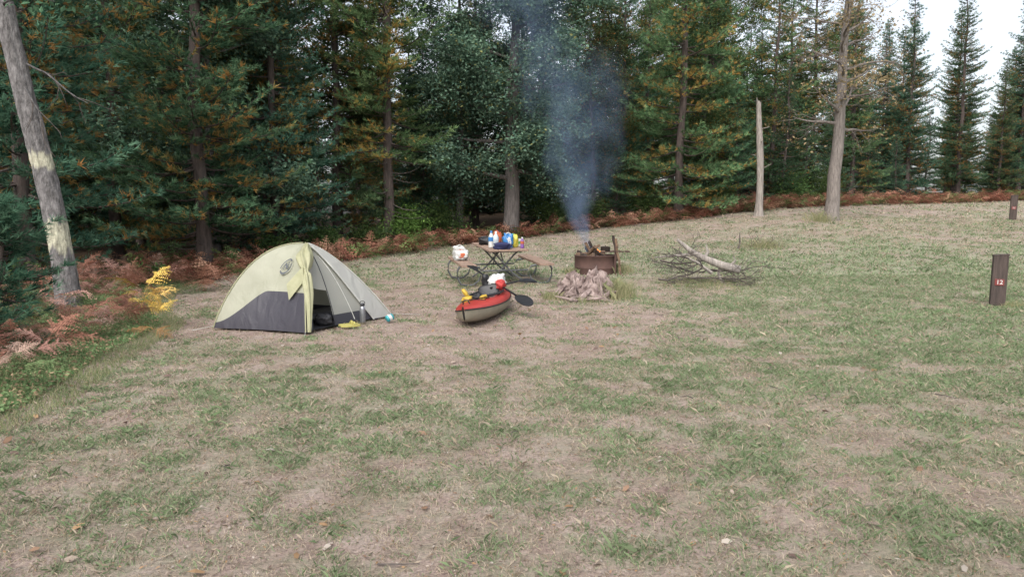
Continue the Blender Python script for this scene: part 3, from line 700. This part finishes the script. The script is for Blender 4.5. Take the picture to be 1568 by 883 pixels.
for k in range(2):
    t = np.linspace(0, 2*np.pi, 24, endpoint=False); wx = .05*np.cos(t)*(1+.25*np.sin(t)); wy = .14*np.sin(t)
    V = np.concatenate([np.stack([wx+k*.13, wy, 0*t], -1), np.stack([wx+k*.13, wy, 0*t+.025], -1)]); n = 24
    F = [(i, (i+1) % n, n+(i+1) % n, n+i) for i in range(n)]+[tuple(range(n, 2*n)), tuple(range(n))[::-1]]; mb.add(V, F, M_yelp)
    V, F = tube([[k*.13-.045, .03, .02], [k*.13-.02, .05, .06], [k*.13+.02, .05, .06], [k*.13+.045, .03, .02]], .012, 6); mb.add(V, F, M_yelp, smooth=True)
mb.obj('sandals', (-2.32, 10.38, .03), rz=-1.1)

# ------------------------------------------------------------------ kayak
def kayak():
    M_red = pmat('red_kayak_deck', (.46, .048, .038), (.33, .032, .028), 3, .4, .03); M_hull = pmat('tan_kayak_hull', (.27, .24, .18), (.2, .18, .13), 3, .5, .08)
    M_yb = pmat('yellow_drybag', (.62, .42, .06), (.48, .32, .04), 7, .5, .4)
    mb = MB(); L = 3.0; W = .36; ns = 60; nc = 40
    t = np.linspace(0, 1, ns)
    w = W*np.sin(np.pi*np.clip(t, .002, .998))**.62; keel = .06*(np.abs(2*t-1)**3)*2.2; sheer = .27+.11*np.abs(2*t-1)**2.2; crown = .03+.045*np.sin(np.pi*t)
    th = np.linspace(0, 2*np.pi, nc, endpoint=False)
    V = []
    for i in range(ns):
        c = np.cos(th); s = np.sin(th)
        x = w[i]*np.sign(c)*np.abs(c)**.75
        z = np.where(s < 0, sheer[i]*.72+(sheer[i]*.72-keel[i])*(-np.abs(s)**.8), sheer[i]*.72+crown[i]*1.6*np.abs(s)**.8)
        V.append(np.stack([x, np.full(nc, (t[i]-.5)*L), z], -1))
    V = np.array(V)
    i = np.arange(ns-1)[:, None]*nc; j = np.arange(nc)[None]; j2 = (j+1) % nc
    F = np.stack([i+j, i+j2, i+nc+j2, i+nc+j], -1)
    thc = ((j+.5)/nc*2*np.pi)+0*i; tc_ = (np.arange(ns-1)+.5)[:, None]/ns+0*j
    xc = (V[:-1, :, 0]+V[1:, :, 0])/2
    deck = (thc < np.pi) 
    cock = deck & (((tc_-.54)/.21)**2+(xc/.25)**2 < 1)
    mb.add(V.reshape(-1, 3), F[deck & ~cock], M_red, smooth=True); mb.add(V.reshape(-1, 3), F[~deck], M_hull, smooth=True)
    a = np.linspace(0, 2*np.pi, 40); R = np.stack([.265*np.cos(a), (.54-.5+.215*np.sin(a))*L, .33+.02*np.sin(a)**2], -1); V1, F1 = tube(R, .02, 8); mb.add(V1, F1, M_black, smooth=True)
    for sd in (1, -1):
        R = np.stack([sd*(w+.004), (t-.5)*L, sheer*.72], -1); V1, F1 = tube(R, .010, 6); mb.add(V1, F1, M_black, smooth=True)
    for yy in (-.42, .44):
        V1, F1 = tube([[-.05, yy*L, .33], [-.03, yy*L, .385], [.03, yy*L, .385], [.05, yy*L, .33]], .01, 6); mb.add(V1, F1, M_black)
    V1, F1 = lump((.4, .42, .1), 3, .1); mb.add(xf(V1, (0, .15, .14)), F1, M_black, smooth=True)
    V1, F1 = lump((.34, .06, .26), 5, .2); mb.add(xf(V1, (0, .42, .33), rotm(-.35)), F1, M_black, smooth=True)
    V1, F1 = lump((.16, .20, .09), 8, .5, freq=3); mb.add(xf(V1, (-.15, -.52, .33)), F1, M_yb, smooth=True)
    V1, F1 = lump((.06, .07, .17), 9, .5, freq=3); mb.add(xf(V1, (-.20, -.36, .40), rotm(.3, -.35)), F1, M_yb, smooth=True)
    V1, F1 = lump((.10, .20, .06), 29, .5, freq=3); mb.add(xf(V1, (.10, -.50, .335)), F1, M_yb, smooth=True)
    V1, F1 = lump((.16, .14, .08), 19, .5, freq=3); mb.add(xf(V1, (-.05, -.30, .35)), F1, M_black, smooth=True)
    M_r2 = pmat('red_bag', (.5, .045, .04), None, 8, .6, .4)
    V1, F1 = lump((.26, .22, .22), 12, .6, freq=3); mb.add(xf(V1, (.12, .62, .47)), F1, M_white, smooth=True)
    V1, F1 = lump((.15, .13, .14), 13, .6, freq=3); mb.add(xf(V1, (.20, .46, .42)), F1, M_r2, smooth=True)
    V1, F1 = lump((.12, .14, .26), 14, .4, freq=3); mb.add(xf(V1, (-.08, .66, .48)), F1, M_black, smooth=True)
    for k in range(4):
        V1, F1 = tube([[(-1)**k*.2, -.85+.14*k, .32], [0, -.8+.14*k, .345], [-(-1)**k*.2, -.71+.14*k, .33]], .005, 4); mb.add(V1, F1, M_black)
    mb.obj('kayak', (-.40, 11.62, HH(-.4, 11.6)-.01), rot=(0.0, -.14, -.16))
    mb = MB()
    p0 = np.array([.06, 11.55, .33]); p1 = np.array([-.62, 13.1, .60])
    V1, F1 = tube([p0, p1], .016, 8); mb.add(V1, F1, M_black, smooth=True)
    def blade(c, d, up, l=.46, w=.10):
        d = d/np.linalg.norm(d); sd = np.cross(d, up); sd /= np.linalg.norm(sd); n_ = np.cross(sd, d)
        a = np.linspace(0, 2*np.pi, 20, endpoint=False); top = [c+d*l*(.5+.5*np.cos(q))+sd*w*np.sin(q)*(1+.2*np.cos(q))+n_*(.02*np.sin(q)**2) for q in a]
        bot = [p-n_*.012 for p in top]; n = 20
        mb.add(np.array(top+bot), [tuple(range(n)), tuple(range(n, 2*n))[::-1]]+[(i, (i+1) % n, n+(i+1) % n, n+i) for i in range(n)], M_black)
    blade(p0, np.array([.40, -.75, -.18]), np.array([-.1, -.6, 1]), .5, .10); blade(p1, p1-p0, np.array([.3, -.6, .7]), .42, .08)
    p2 = np.array([-.35, 12.0, .40]); p3 = np.array([.16, 12.7, .46]); V1, F1 = tube([p2, p3], .014, 8); mb.add(V1, F1, M_black); blade(p3-np.array([.05, .1, 0]), np.array([.8, .4, -.05]), np.array([0, -.3, 1]), .36, .085)
    mb.obj('kayak_paddle')
kayak()

# ------------------------------------------------------------------ picnic table
def table():
    M_wood = pmat('weathered_planks', (.36, .25, .19), (.22, .15, .11), 5, .75, .4, stretch=(8, .8, 8)); M_tube = pmat('galvanised_tube', (.17, .175, .175), (.10, .105, .11), 12, .5, .1, metal=.4)
    mb = MB(); Lz = 1.83
    for k in range(4):
        V, F = bbox((.198, Lz, .04), .006); mb.add(xf(V, ((k-1.5)*.207, 0, .745)), F, M_wood)
    for sd in (-1, 1):
        V, F = bbox((.30, Lz, .045), .006); mb.add(xf(V, (sd*.80, 0, .445)), F, M_wood)
    for yy in (-.6, .6):
        for sd in (-1, 1):
            P = np.array([(sd*.86, yy, .41), (sd*.62, yy, .41), (sd*.50, yy, .39), (sd*.44, yy, .30), (sd*.50, yy, .12), (sd*.60, yy, .035), (sd*.72, yy, .02), (sd*.84, yy, .05), (sd*.90, yy, .18), (sd*.90, yy, .33), (sd*.86, yy, .41)])*[1.1, 1, 1]
            V, F = tube(P, .021, 8); mb.add(V, F, M_tube, smooth=True)
            V, F = tube([(sd*.30, yy, .72), (sd*.18, yy, .62), (-sd*.15, yy+.0, .25), (-sd*.46, yy, .03)], .019, 8); mb.add(xf(V, (0, sd*.022, 0)), F, M_tube, smooth=True)
        V, F = tube([(-.48, yy, .31), (.48, yy, .31)], .018, 8); mb.add(V, F, M_tube)
        V, F = tube([(-.36, yy, .70), (.36, yy, .70)], .02, 8); mb.add(V, F, M_tube)
        V, F = tube([(0, yy*.98, .3), (0, yy*.2, .7)], .014, 8); mb.add(V, F, M_tube)
    x, y = -.28, 15.7; z = HH(x, y); tilt = math.atan(.045)
    Rm = Matrix.Rotation(tilt, 4, 'X') @ Matrix.Rotation(.24, 4, 'Z')
    o = mb.obj('picnic_table', (x, y, z-.0)); o.rotation_euler = Rm.to_euler()
    Rn = np.array(Rm.to_3x3())
    def put(mbx, name, loc, rz=0):
        p = Rn @ np.array(loc)+np.array([x, y, z]); return mbx.obj(name, tuple(p), rz)
    zt = .768
    M_blue = pmat('blue_bag', (.05, .22, .50), (.03, .15, .38), 5, .35, .5); M_yl = pmat('yellow_bag', (.65, .57, .08), None, 5, .35, .5); M_navy = pmat('navy_fabric', (.02, .025, .09), None, 9, .8, .4)
    M_or = pmat('orange_fabric', (.5, .12, .05), None, 9, .7, .4); M_pu = pmat('purple_plastic', (.22, .10, .35), None, 9, .5, .1); M_clear = pmat('clear_bottle', (.55, .6, .63), (.4, .45, .48), 9, .15, .1); M_green = pmat('green_label', (.12, .35, .12), None, 9, .5, .1)
    def bottle(name, loc, m, cap, s=1, lab=None):
        q = MB(); V, F = lathe([(0, 0), (.045, 0), (.05, .01), (.05, .08), (.046, .1), (.05, .12), (.05, .19), (.03, .24), (.016, .26), (.016, .29), (0, .29)]); q.add(V*s, F, m, smooth=True)
        V, F = lathe([(.019, .262), (.019, .298), (0, .298)]); q.add(V*s, F, cap, smooth=True)
        if lab: V, F = lathe([(.0505, .115), (.0515, .118), (.0515, .185), (.0505, .188)]); q.add(V*s, F, lab, smooth=True)
        put(q, name, loc)
    bottle('plastic_bottle', (-.20, -.62, zt), M_clear, M_white, 1.15); bottle('plastic_bottle', (-.26, -.45, zt), M_white, M_blue, 1.15, M_blue)
    bottle('spray_bottle', (.33, -.7, zt), M_pu, M_white, .75, M_or)
    def bag(name, loc, size, mats, seed, rz=0):
        q = MB()
        V, F = lump(size, seed, .5, sq=.55, freq=2.6); V[:, 2] += size[2]/2; q.add(V, F, mats[0], smooth=True)
        if len(mats) > 1:
            V2, F2 = lump((size[0]*.55, size[1]*1.06, size[2]*.6), seed+1, .25, sq=.5); V2[:, 2] += size[2]*.5; q.add(V2, F2, mats[1], smooth=True)
        V3, F3 = tube([(-size[0]*.3, 0, size[2]*.98), (0, 0, size[2]*1.1), (size[0]*.3, 0, size[2]*.98)], .012, 6); q.add(V3, F3, mats[-1])
        put(q, name, loc, rz)
    bag('snack_bag', (.07, -.55, zt), (.22, .12, .28), (M_blue, M_white), 3, .2); bag('snack_bag', (.2, -.45, zt), (.2, .1, .25), (M_yl, M_green), 5, -.4)
    bag('stuff_sack', (-.1, -.78, zt), (.34, .2, .12), (M_navy,), 7); bag('stuff_sack', (-.05, -.1, zt), (.16, .16, .30), (M_or, M_navy), 9); bag('cook_kit_bag', (.24, .1, zt), (.2, .2, .2), (M_white, M_green), 11)
    bag('stuff_sack', (-.22, .3, zt), (.3, .3, .16), (M_black,), 13)
    bag('plastic_shopping_bag', (-.80, .10, .469), (.28, .34, .20), (M_white, M_or), 15, .3)
    bag('plastic_shopping_bag', (-.76, .50, .469), (.24, .3, .26), (M_white,), 17, .3)
    q = MB(); V, F = bbox((.12, .08, .16), .01); q.add(xf(V, (0, 0, .08)), F, M_white); V, F = bbox((.122, .082, .06), .004); q.add(xf(V, (0, 0, .08)), F, M_green); put(q, 'food_carton', (.34, -.3, zt), .3)
table()

# ------------------------------------------------------------------ fire ring, stump, branches
def fire():
    x, y = 1.90, 16.8; z = HH(x, y)
    M_rust = pmat('rusty_steel', (.115, .062, .050), (.06, .034, .028), 3, .85, .2, metal=0); M_char = pmat('charred_wood', (.08, .055, .04), (.02, .016, .015), 7, .9, .6); M_ash = pmat('ash', (.3, .29, .28), None, 12, 1, .5)
    M_log = pmat('split_firewood', (.20, .125, .075), (.08, .052, .038), 6, .85, .5, stretch=(1, 1, 3)); M_flame = pmat('flame', (.9, .3, .05), None, 6, 1, 0, emit=(1, .30, .06, .8))
    mb = MB(); R = .475; h = .40
    V, F = lathe([(R, 0), (R, h*.33), (R+.008, h*.36), (R, h*.39), (R, h), (R+.015, h+.008), (R+.015, h+.025), (R-.02, h+.025), (R-.02, h), (R-.014, 0)], 64); mb.add(V, F, M_rust, smooth=True)
    V, F = lathe([(0, .22), (.3, .2), (R-.015, .14)], 32); mb.add(V, F, M_ash)
    V, F = tube([(.40, -.34, 0), (.40, -.34, .70)], .018, 8, cap=True); mb.add(V, F, M_rust)
    for k in range(9):
        yy = -.16+k*.055; V, F = tube([(-.02, yy, .50), (.60, yy, .50)], .008, 6); mb.add(V, F, M_rust)
    for xx in (-.02, .60): V, F = tube([(xx, -.17, .50), (xx, .30, .50)], .011, 6); mb.add(V, F, M_rust)
    V, F = tube([(.4, -.38, .50), (.4, -.17, .50)], .014, 6); mb.add(V, F, M_rust)
    for s_ in (-.035, .035): V, F = tube([(.60, .07+s_, .50), (.76, .07, .50)], .009, 6); mb.add(V, F, M_rust)
    V, F = tube([(.68, .07, .50), (.78, .07, .50)], .02, 8, cap=True); mb.add(V, F, M_rust)
    V, F = lathe([(0, 0), (.10, 0), (.11, .01), (.11, .09), (.115, .095), (.08, .11), (.012, .115), (.012, .13), (0, .13)], 24); mb.add(xf(V, (.22, 0, .51)), F, M_char, smooth=True)
    r = np.random.default_rng(2)
    logs = [((-.42, -.1, .30), (.05, .05, .54), .045), ((-.3, .25, .25), (-.05, -.25, .62), .04), ((.1, -.3, .3), (-.18, .15, .58), .05), ((-.1, -.40, .42), (-.02, .3, .50), .04), ((.1, .3, .25), (-.15, .0, .74), .035),
            ((-.46, .02, .42), (.18, -.1, .48), .045), ((.44, -.30, .3), (.34, -.34, .88), .030), ((.52, -.38, .0), (.40, -.32, .80), .028), ((-.25, -.25, .4), (-.38, .2, .50), .04), ((0, -.1, .3), (-.24, -.05, .70), .03), ((.3, -.2, .3), (-.1, -.2, .60), .028), ((-.35, .1, .4), (.1, .1, .64), .028)]
    for k, (a, b, rad) in enumerate(logs):
        P = np.linspace(a, b, 6)+r.normal(0, .010, (6, 3)); V, F = tube(P, rad, 9, cap=True, jit=lambda i, t: 1+.18*np.sin(3*t+k)+.06*np.sin(7*t+i)); mb.add(V, F, M_char if k % 2 == 0 else M_log)
    for k in range(3):
        p = np.array([.10+r.normal(0, .05), -.1+r.normal(0, .05), .46]); hh = .05+.06*r.random(); a = np.linspace(0, 1, 7)
        P = np.stack([p[0]+.02*np.sin(a*5+k), p[1]+0*a, p[2]+hh*a], -1); V, F = tube(P, .018*np.sin(np.pi*np.clip(a*.85+.12, 0, 1))+.001, 7); mb.add(V, F, M_flame, smooth=True)
    mb.obj('fire_ring', (x, y, z-.02))
    return x, y, z
FX, FYY, FZ = fire()
def stump():
    r = np.random.default_rng(4); M_st = pmat('weathered_stump', (.42, .33, .30), (.10, .066, .058), 6, .95, 1, stretch=(1.6, 1.6, 1.0), bscale=14)
    mb = MB(); n = 120; k = 40; th = np.linspace(0, 2*np.pi, n, endpoint=False); t = np.linspace(0, 1, k)
    roots = sum(np.exp(-((np.angle(np.exp(1j*(th-a))))/.20)**2)*b for a, b in [(.0, .75), (1.2, .35), (2.3, .4), (3.2, .65), (4.1, .5), (5.2, .7)])
    V = []
    top = .20+.26*fbm(np.cos(th)*1.3+4, np.sin(th)*1.3+4, 3, 3)+.24*vnoise(th*2.4, 0*th, 5)**1.5+.09*(vnoise(th*13, 0*th, 6)-.5)
    for q in t:
        rad = .24+.08*(1-q)+.46*roots*np.exp(-q*4.0)+.14*np.exp(-q*3)+.16*(vnoise(th*4, q*3+0*th, 8)-.5)+.07*(vnoise(th*12, q*6+0*th, 9)-.5)
        V.append(np.stack([np.cos(th)*rad, np.sin(th)*rad*.9, q*top], -1))
    for q in (.75, .5, .3, 0.02):
        V.append(np.stack([np.cos(th)*.24*q, np.sin(th)*.24*q, top*.5*q**.5+.08+.16*vnoise(th*5+q*9, q*9+0*th, 4)], -1))
    V = np.array(V); K = len(V); i = np.arange(K-1)[:, None]*n; j = np.arange(n)[None]; j2 = (j+1) % n
    mb.add(V.reshape(-1, 3), np.stack([i+j, i+j2, i+n+j2, i+n+j], -1).reshape(-1, 4), M_st)
    for q in range(48):
        a = r.random()*6.28; d = .16+.20*r.random(); rr_ = .04+.26*r.random()
        p = np.array([math.cos(a)*(d+rr_), math.sin(a)*(d+rr_)*.9, .0+.08*r.random()]); b = np.array([math.cos(a+.5*r.normal())*d*1.1, math.sin(a+.5*r.normal())*d*1.1, .10+.36*r.random()])
        w_ = .015+.035*r.random(); V1, F1 = tube(np.linspace(p, b, 4)+r.normal(0, .025, (4, 3)), [w_*.7, w_, w_*.7, .004], 5); mb.add(V1, F1, M_st)
    for q in range(26):
        a = r.random()*6.28; d = .35+.35*r.random(); p = np.array([math.cos(a)*d, math.sin(a)*d-.1, .02+.05*r.random()]); b = p+np.array([r.normal(0, .18), r.normal(0, .12), .03+.06*r.random()])
        V1, F1 = tube(np.linspace(p, b, 4), [.02, .03, .022, .006], 6); mb.add(V1, F1, M_st)
    mb.obj('tree_stump', (1.36, 13.6, HH(1.3, 13.6)-.03), sc=(1.15, 1, 1.0))
stump()
def branches():
    r = np.random.default_rng(14); mb = MB(); bx, by = 3.9, 15.2; z = HH(bx, by)
    def rec(p, d, L, rad, dep, mat):
        k = 6; P = curve_path(p, d, L, k, r, .16, -.015); P[:, 2] = np.maximum(P[:, 2], .02)
        V, F = tube(P, np.linspace(rad, rad*.45, k+1), 7 if dep == 0 else 4, cap=dep == 0); mb.add(V, F, mat, smooth=dep == 0)
        if dep < 4:
            for q in range([4, 5, 4, 2][dep]):
                f = r.integers(1, k+1); dd = d/np.linalg.norm(d)+r.normal(0, .8, 3)*np.array([1, 1, .55]); rec(P[f], dd, L*(.42+.25*r.random()), max(.0035, rad*.45), dep+1, M_twig)
    rec(np.array([.15, -.3, .22]), np.array([-.35, .1, .35]), .7, .04, 1, M_dead)
    rec(np.array([-.9, .1, .45]), np.array([1.2, -.3, -.12]), 1.3, .022, 1, M_twig)
    rec(np.array([-1.0, -.2, .1]), np.array([1, .2, .1]), 1.2, .02, 1, M_twig)
    rec(np.array([.2, .0, .25]), np.array([1.2, -.1, -.05]), .95, .018, 1, M_twig)
    rec(np.array([.3, -.2, .12]), np.array([1.2, -.1, .05]), .8, .018, 1, M_twig)
    rec(np.array([-.3, -.3, .12]), np.array([1, -.2, .05]), 1.0, .018, 1, M_twig)
    rec(np.array([-.1, .3, .2]), np.array([-1, -.1, .1]), 1.0, .018, 1, M_twig)
    rec(np.array([.0, .2, .2]), np.array([.2, -.4, .05]), .9, .016, 1, M_twig)
    rec(np.array([-.2, -.1, .35]), np.array([-.9, -.1, .12]), .9, .014, 1, M_twig)
    mb.obj('fallen_branches', (bx, by, z), sc=(.92, 1, 1))
    mb = MB(); P = np.array([[.85, -.2, .26], [.5, -.15, .36], [.15, -.1, .50], [-.1, -.05, .64], [-.38, .0, .88]]); V, F = tube(P, [.085, .08, .065, .055, .025], 9, cap=True, jit=lambda i, t: 1+.15*np.sin(3*t+i)); mb.add(V, F, M_dead, smooth=True)
    V, F = tube([[.15, -.1, .5], [.22, -.12, .62], [.18, -.1, .78]], [.045, .03, .012], 7, cap=True); mb.add(V, F, M_dead)
    V, F = tube([[-.05, -.05, .58], [-.3, .1, .55], [-.8, .2, .50]], [.035, .025, .012], 7, cap=True); mb.add(V, F, M_dead)
    V, F = tube([[.5, -.1, .38], [.45, -.1, .2], [.5, -.2, .0]], [.04, .03, .02], 7, cap=True); mb.add(V, F, M_dead)
    V, F = tube([[.65, -.15, .32], [.75, -.2, .45], [.72, -.2, .55]], [.035, .025, .01], 7, cap=True); mb.add(V, F, M_dead)
    mb.obj('fallen_log', (3.75, 15.1, z+.02))
    mb = MB(); 
    for q in range(26):
        a = r.random()*6.28; P = curve_path([r.normal(0, .1), r.normal(0, .1), 0], [math.cos(a)*.8, math.sin(a)*.8, .5], .4+.3*r.random(), 5, r, .25); V, F = tube(P, np.linspace(.008, .003, 6), 3); mb.add(V, F, M_twig)
    x, y = 6.9, 20.5; mb.obj('dead_shrub', (x, y, HH(x, y)), sc=(1.3, 1, .8))
    mb = MB(); P = curve_path([0, 0, 0], [.3, 0, 1], .45, 5, r, .2); V, F = tube(P, np.linspace(.03, .012, 6), 6); mb.add(V, F, M_twig); mb.obj('dead_sapling', (6.2, 20.3, HH(6.2, 20.3)))
branches()
def tufts():
    r = np.random.default_rng(31); mb = MB()
    spots = [(1.95, 13.5, .30, .28, 700), (1.95, 14.1, .3, .25, 600), (.75, 13.4, .2, .14, 300), (6.9, 20.4, .6, .2, 700), (2.5, 16.7, .25, .22, 300), (1.35, 16.6, .2, .15, 200), (1.3, 13.1, .45, .10, 500), (10.7, 25.7, .5, .3, 500), (-.4, 15.0, .6, .08, 300), (8.4, 12.35, .25, .10, 300), (4, 15.0, 1.0, .12, 900)]
    for x, y, sp, h, m in spots:
        xx = x+r.normal(0, sp*.5, m); yy = y+r.normal(0, sp*.5, m); az = r.random(m)*6.28; hh = h*(.4+.9*r.random(m)); P = np.stack([xx, yy, H(xx, yy)], -1)
        a2 = r.random(m)*6.28; dx = np.stack([np.cos(a2), np.sin(a2), 0*a2], -1)*.0035; mid = P+np.stack([np.cos(az)*hh*.2, np.sin(az)*hh*.2, hh*.7], -1); tip = P+np.stack([np.cos(az)*hh*.7, np.sin(az)*hh*.7, hh], -1)
        V = np.stack([P-dx, P+dx, mid+dx*.7, tip, mid-dx*.7], 1).reshape(-1, 3); u = r.random((m, 1)); C = np.array([[.20, .25, .11]])*(1-u)+np.array([[.50, .44, .28]])*u
        mb.add(V, (np.arange(m)*5)[:, None]+np.arange(5)[None], M_grass, np.repeat(C, 5, 0))
    mb.obj('long_grass_tufts')
tufts()

# ------------------------------------------------------------------ site posts
def post(x, y, w, h, text, rz):
    M_pw = pmat('brown_stained_post', (.095, .068, .058), (.035, .026, .023), 5, .8, .6, stretch=(5, 5, .5)); M_sg = pmat('sign_plate', (.20, .035, .03), None, 8, .5, .05)
    mb = MB(); V, F = bbox((w, w*.75, h), .012); V[:, 2] += h/2
    V[:, 2] += np.where(V[:, 2] > h*.9, (V[:, 0]/w)*.02, 0); mb.add(V, F, M_pw)
    V, F = bbox((w*1.04, w*.79, .03), .008); V[:, 2] += h+.012; V[:, 2] += (V[:, 0]/w)*.02; mb.add(V, F, M_pw)
    V, F = bbox((w*.62, .008, .11), .003); mb.add(xf(V, (0, -w*.375-.006, h*.5)), F, M_sg)
    z = HH(x, y); o = mb.obj('campsite_number_post', (x, y, z-.02), rz, rot=(0, .015, rz))
    cu = bpy.data.curves.new('number_text', 'FONT'); cu.body = text; cu.size = .10; cu.align_x = 'CENTER'; cu.align_y = 'CENTER'; cu.extrude = .001; cu.materials.append(M_white); cu.offset = .001
    t = bpy.data.objects.new('number_text', cu); COL.objects.link(t); t.parent = o; t.location = (0, -w*.375-.013, h*.5); t.rotation_euler = (math.pi/2, 0, 0)
post(8.22, 12.45, .22, .88, '12', -.45)
post(18.6, 27.6, .22, .90, '11', -.45)

# ------------------------------------------------------------------ smoke
def smoke():
    ctrl = [(0, 1.80, .10), (.05, 1.64, .16), (.12, 1.45, .34), (.22, 1.52, .75), (.35, 1.55, 1.1), (.5, 1.15, 1.25), (.68, .35, 1.3), (.85, -.2, 1.35), (1, -.6, 1.4)]
    z0 = FZ+.38; z1 = 8.2
    mb = MB(); zz = np.linspace(z0, z1, 24); tt = (zz-z0)/(z1-z0); yc = FYY+.05
    cs = np.interp(tt, [c[0] for c in ctrl], [c[1] for c in ctrl]); rs = np.interp(tt, [c[0] for c in ctrl], [c[2] for c in ctrl])
    V, F = tube(np.stack([cs, yc+0*zz, zz], -1), rs*1.3+.03, 20, cap=True)
    m, nt, ns, L = newmat('wood_smoke')
    tc = N(nt, 'ShaderNodeTexCoord'); sx = N(nt, 'ShaderNodeSeparateXYZ'); L.new(tc.outputs['Object'], sx.inputs[0])
    mr = N(nt, 'ShaderNodeMapRange'); mr.inputs['From Min'].default_value = z0; mr.inputs['From Max'].default_value = z1; L.new(sx.outputs['Z'], mr.inputs['Value'])
    def curve(idx, a, b):
        r = ramp(nt, [(c[0], ((c[idx]-a)/(b-a),)*3) for c in ctrl]); L.new(mr.outputs[0], r.inputs[0])
        q = N(nt, 'ShaderNodeMapRange'); q.inputs['To Min'].default_value = a; q.inputs['To Max'].default_value = b; L.new(r.outputs[0], q.inputs['Value']); return q.outputs[0]
    cx = curve(1, -1, 3); rr = curve(2, 0, 2)
    def M(op, a, b=None, c=None):
        n = N(nt, 'ShaderNodeMath', operation=op)
        for k, v in enumerate((a, b, c)):
            if v is None: continue
            if isinstance(v, (int, float)): n.inputs[k].default_value = v
            else: L.new(v, n.inputs[k])
        return n.outputs[0]
    mp = N(nt, 'ShaderNodeMapping'); mp.inputs['Scale'].default_value = (1.2, 1, .6); L.new(tc.outputs['Object'], mp.inputs[0])
    nw = N(nt, 'ShaderNodeTexNoise', Scale=.9, Detail=1.0, Roughness=.5); L.new(mp.outputs[0], nw.inputs['Vector'])
    warp = M('MULTIPLY', M('SUBTRACT', nw.outputs['Fac'], .5), M('MULTIPLY', rr, 2.0))
    dx = M('ADD', M('SUBTRACT', sx.outputs['X'], cx), warp); dy = M('SUBTRACT', sx.outputs['Y'], yc)
    d = M('SQRT', M('ADD', M('MULTIPLY', dx, dx), M('MULTIPLY', dy, dy)))
    q = M('DIVIDE', d, rr)
    nz = N(nt, 'ShaderNodeTexNoise', Scale=1.4, Detail=2.5, Roughness=.6, Distortion=1.3)
    L.new(mp.outputs[0], nz.inputs['Vector'])
    fall = N(nt, 'ShaderNodeMapRange', interpolation_type='SMOOTHSTEP'); fall.inputs['From Min'].default_value = 1.0; fall.inputs['From Max'].default_value = 0.0; L.new(q, fall.inputs['Value'])
    nn = N(nt, 'ShaderNodeMapRange'); nn.inputs['From Min'].default_value = .38; nn.inputs['From Max'].default_value = .64; L.new(nz.outputs['Fac'], nn.inputs['Value'])
    dr = ramp(nt, [(0, (1, 1, 1)), (.06, (.95,)*3), (.12, (.34,)*3), (.22, (.11,)*3), (.4, (.055,)*3), (.7, (.034,)*3), (1, (.022,)*3)]); L.new(mr.outputs[0], dr.inputs[0])
    den = M('MULTIPLY', M('MULTIPLY', M('MULTIPLY', fall.outputs[0], M('ADD', nn.outputs[0], .12)), dr.outputs[0]), 6.0)
    pv = N(nt, 'ShaderNodeVolumePrincipled'); pv.inputs['Color'].default_value = (.48, .66, .98, 1); L.new(den, pv.inputs['Density']); pv.inputs['Anisotropy'].default_value = .1
    o = N(nt, 'ShaderNodeOutputMaterial'); L.new(pv.outputs[0], o.inputs['Volume'])
    mb.add(V, F, m); mb.obj('campfire_smoke')
smoke()

# ------------------------------------------------------------------ light
w = bpy.data.worlds.new('World'); scene.world = w; w.use_nodes = True; nt = w.node_tree; nt.nodes.clear()
sk = nt.nodes.new('ShaderNodeTexSky'); sk.sky_type = 'NISHITA'; sk.sun_disc = False; sk.sun_elevation = math.radians(48); sk.sun_rotation = math.radians(200); sk.air_density = 1.0; sk.dust_density = 4.0; sk.ozone_density = 1.0
hs = nt.nodes.new('ShaderNodeHueSaturation'); hs.inputs['Saturation'].default_value = .36; hs.inputs['Value'].default_value = 1.95
bg = nt.nodes.new('ShaderNodeBackground'); bg.inputs['Strength'].default_value = .15; o = nt.nodes.new('ShaderNodeOutputWorld')
nt.links.new(sk.outputs[0], hs.inputs['Color']); nt.links.new(hs.outputs[0], bg.inputs[0]); nt.links.new(bg.outputs[0], o.inputs[0])
sd = bpy.data.lights.new('sun', 'SUN'); sd.energy = 1.1; sd.angle = math.radians(50); sd.color = (1, .98, .95)
so = bpy.data.objects.new('sun', sd); COL.objects.link(so)
az = math.radians(200); el = math.radians(48); dirv = Vector((math.sin(az)*math.cos(el), math.cos(az)*math.cos(el), math.sin(el)))
so.rotation_euler = dirv.to_track_quat('Z', 'Y').to_euler(); so.location = dirv*50

cam = bpy.data.cameras.new('camera'); co = bpy.data.objects.new('camera', cam); COL.objects.link(co)
cam.lens = 26; cam.sensor_width = 36; cam.clip_end = 2000; co.location = (0, 0, 1.6); co.rotation_euler = (math.radians(90-5.75), 0, 0); scene.camera = co
scene.view_settings.view_transform = 'Standard'; scene.view_settings.look = 'None'; scene.view_settings.exposure = 0
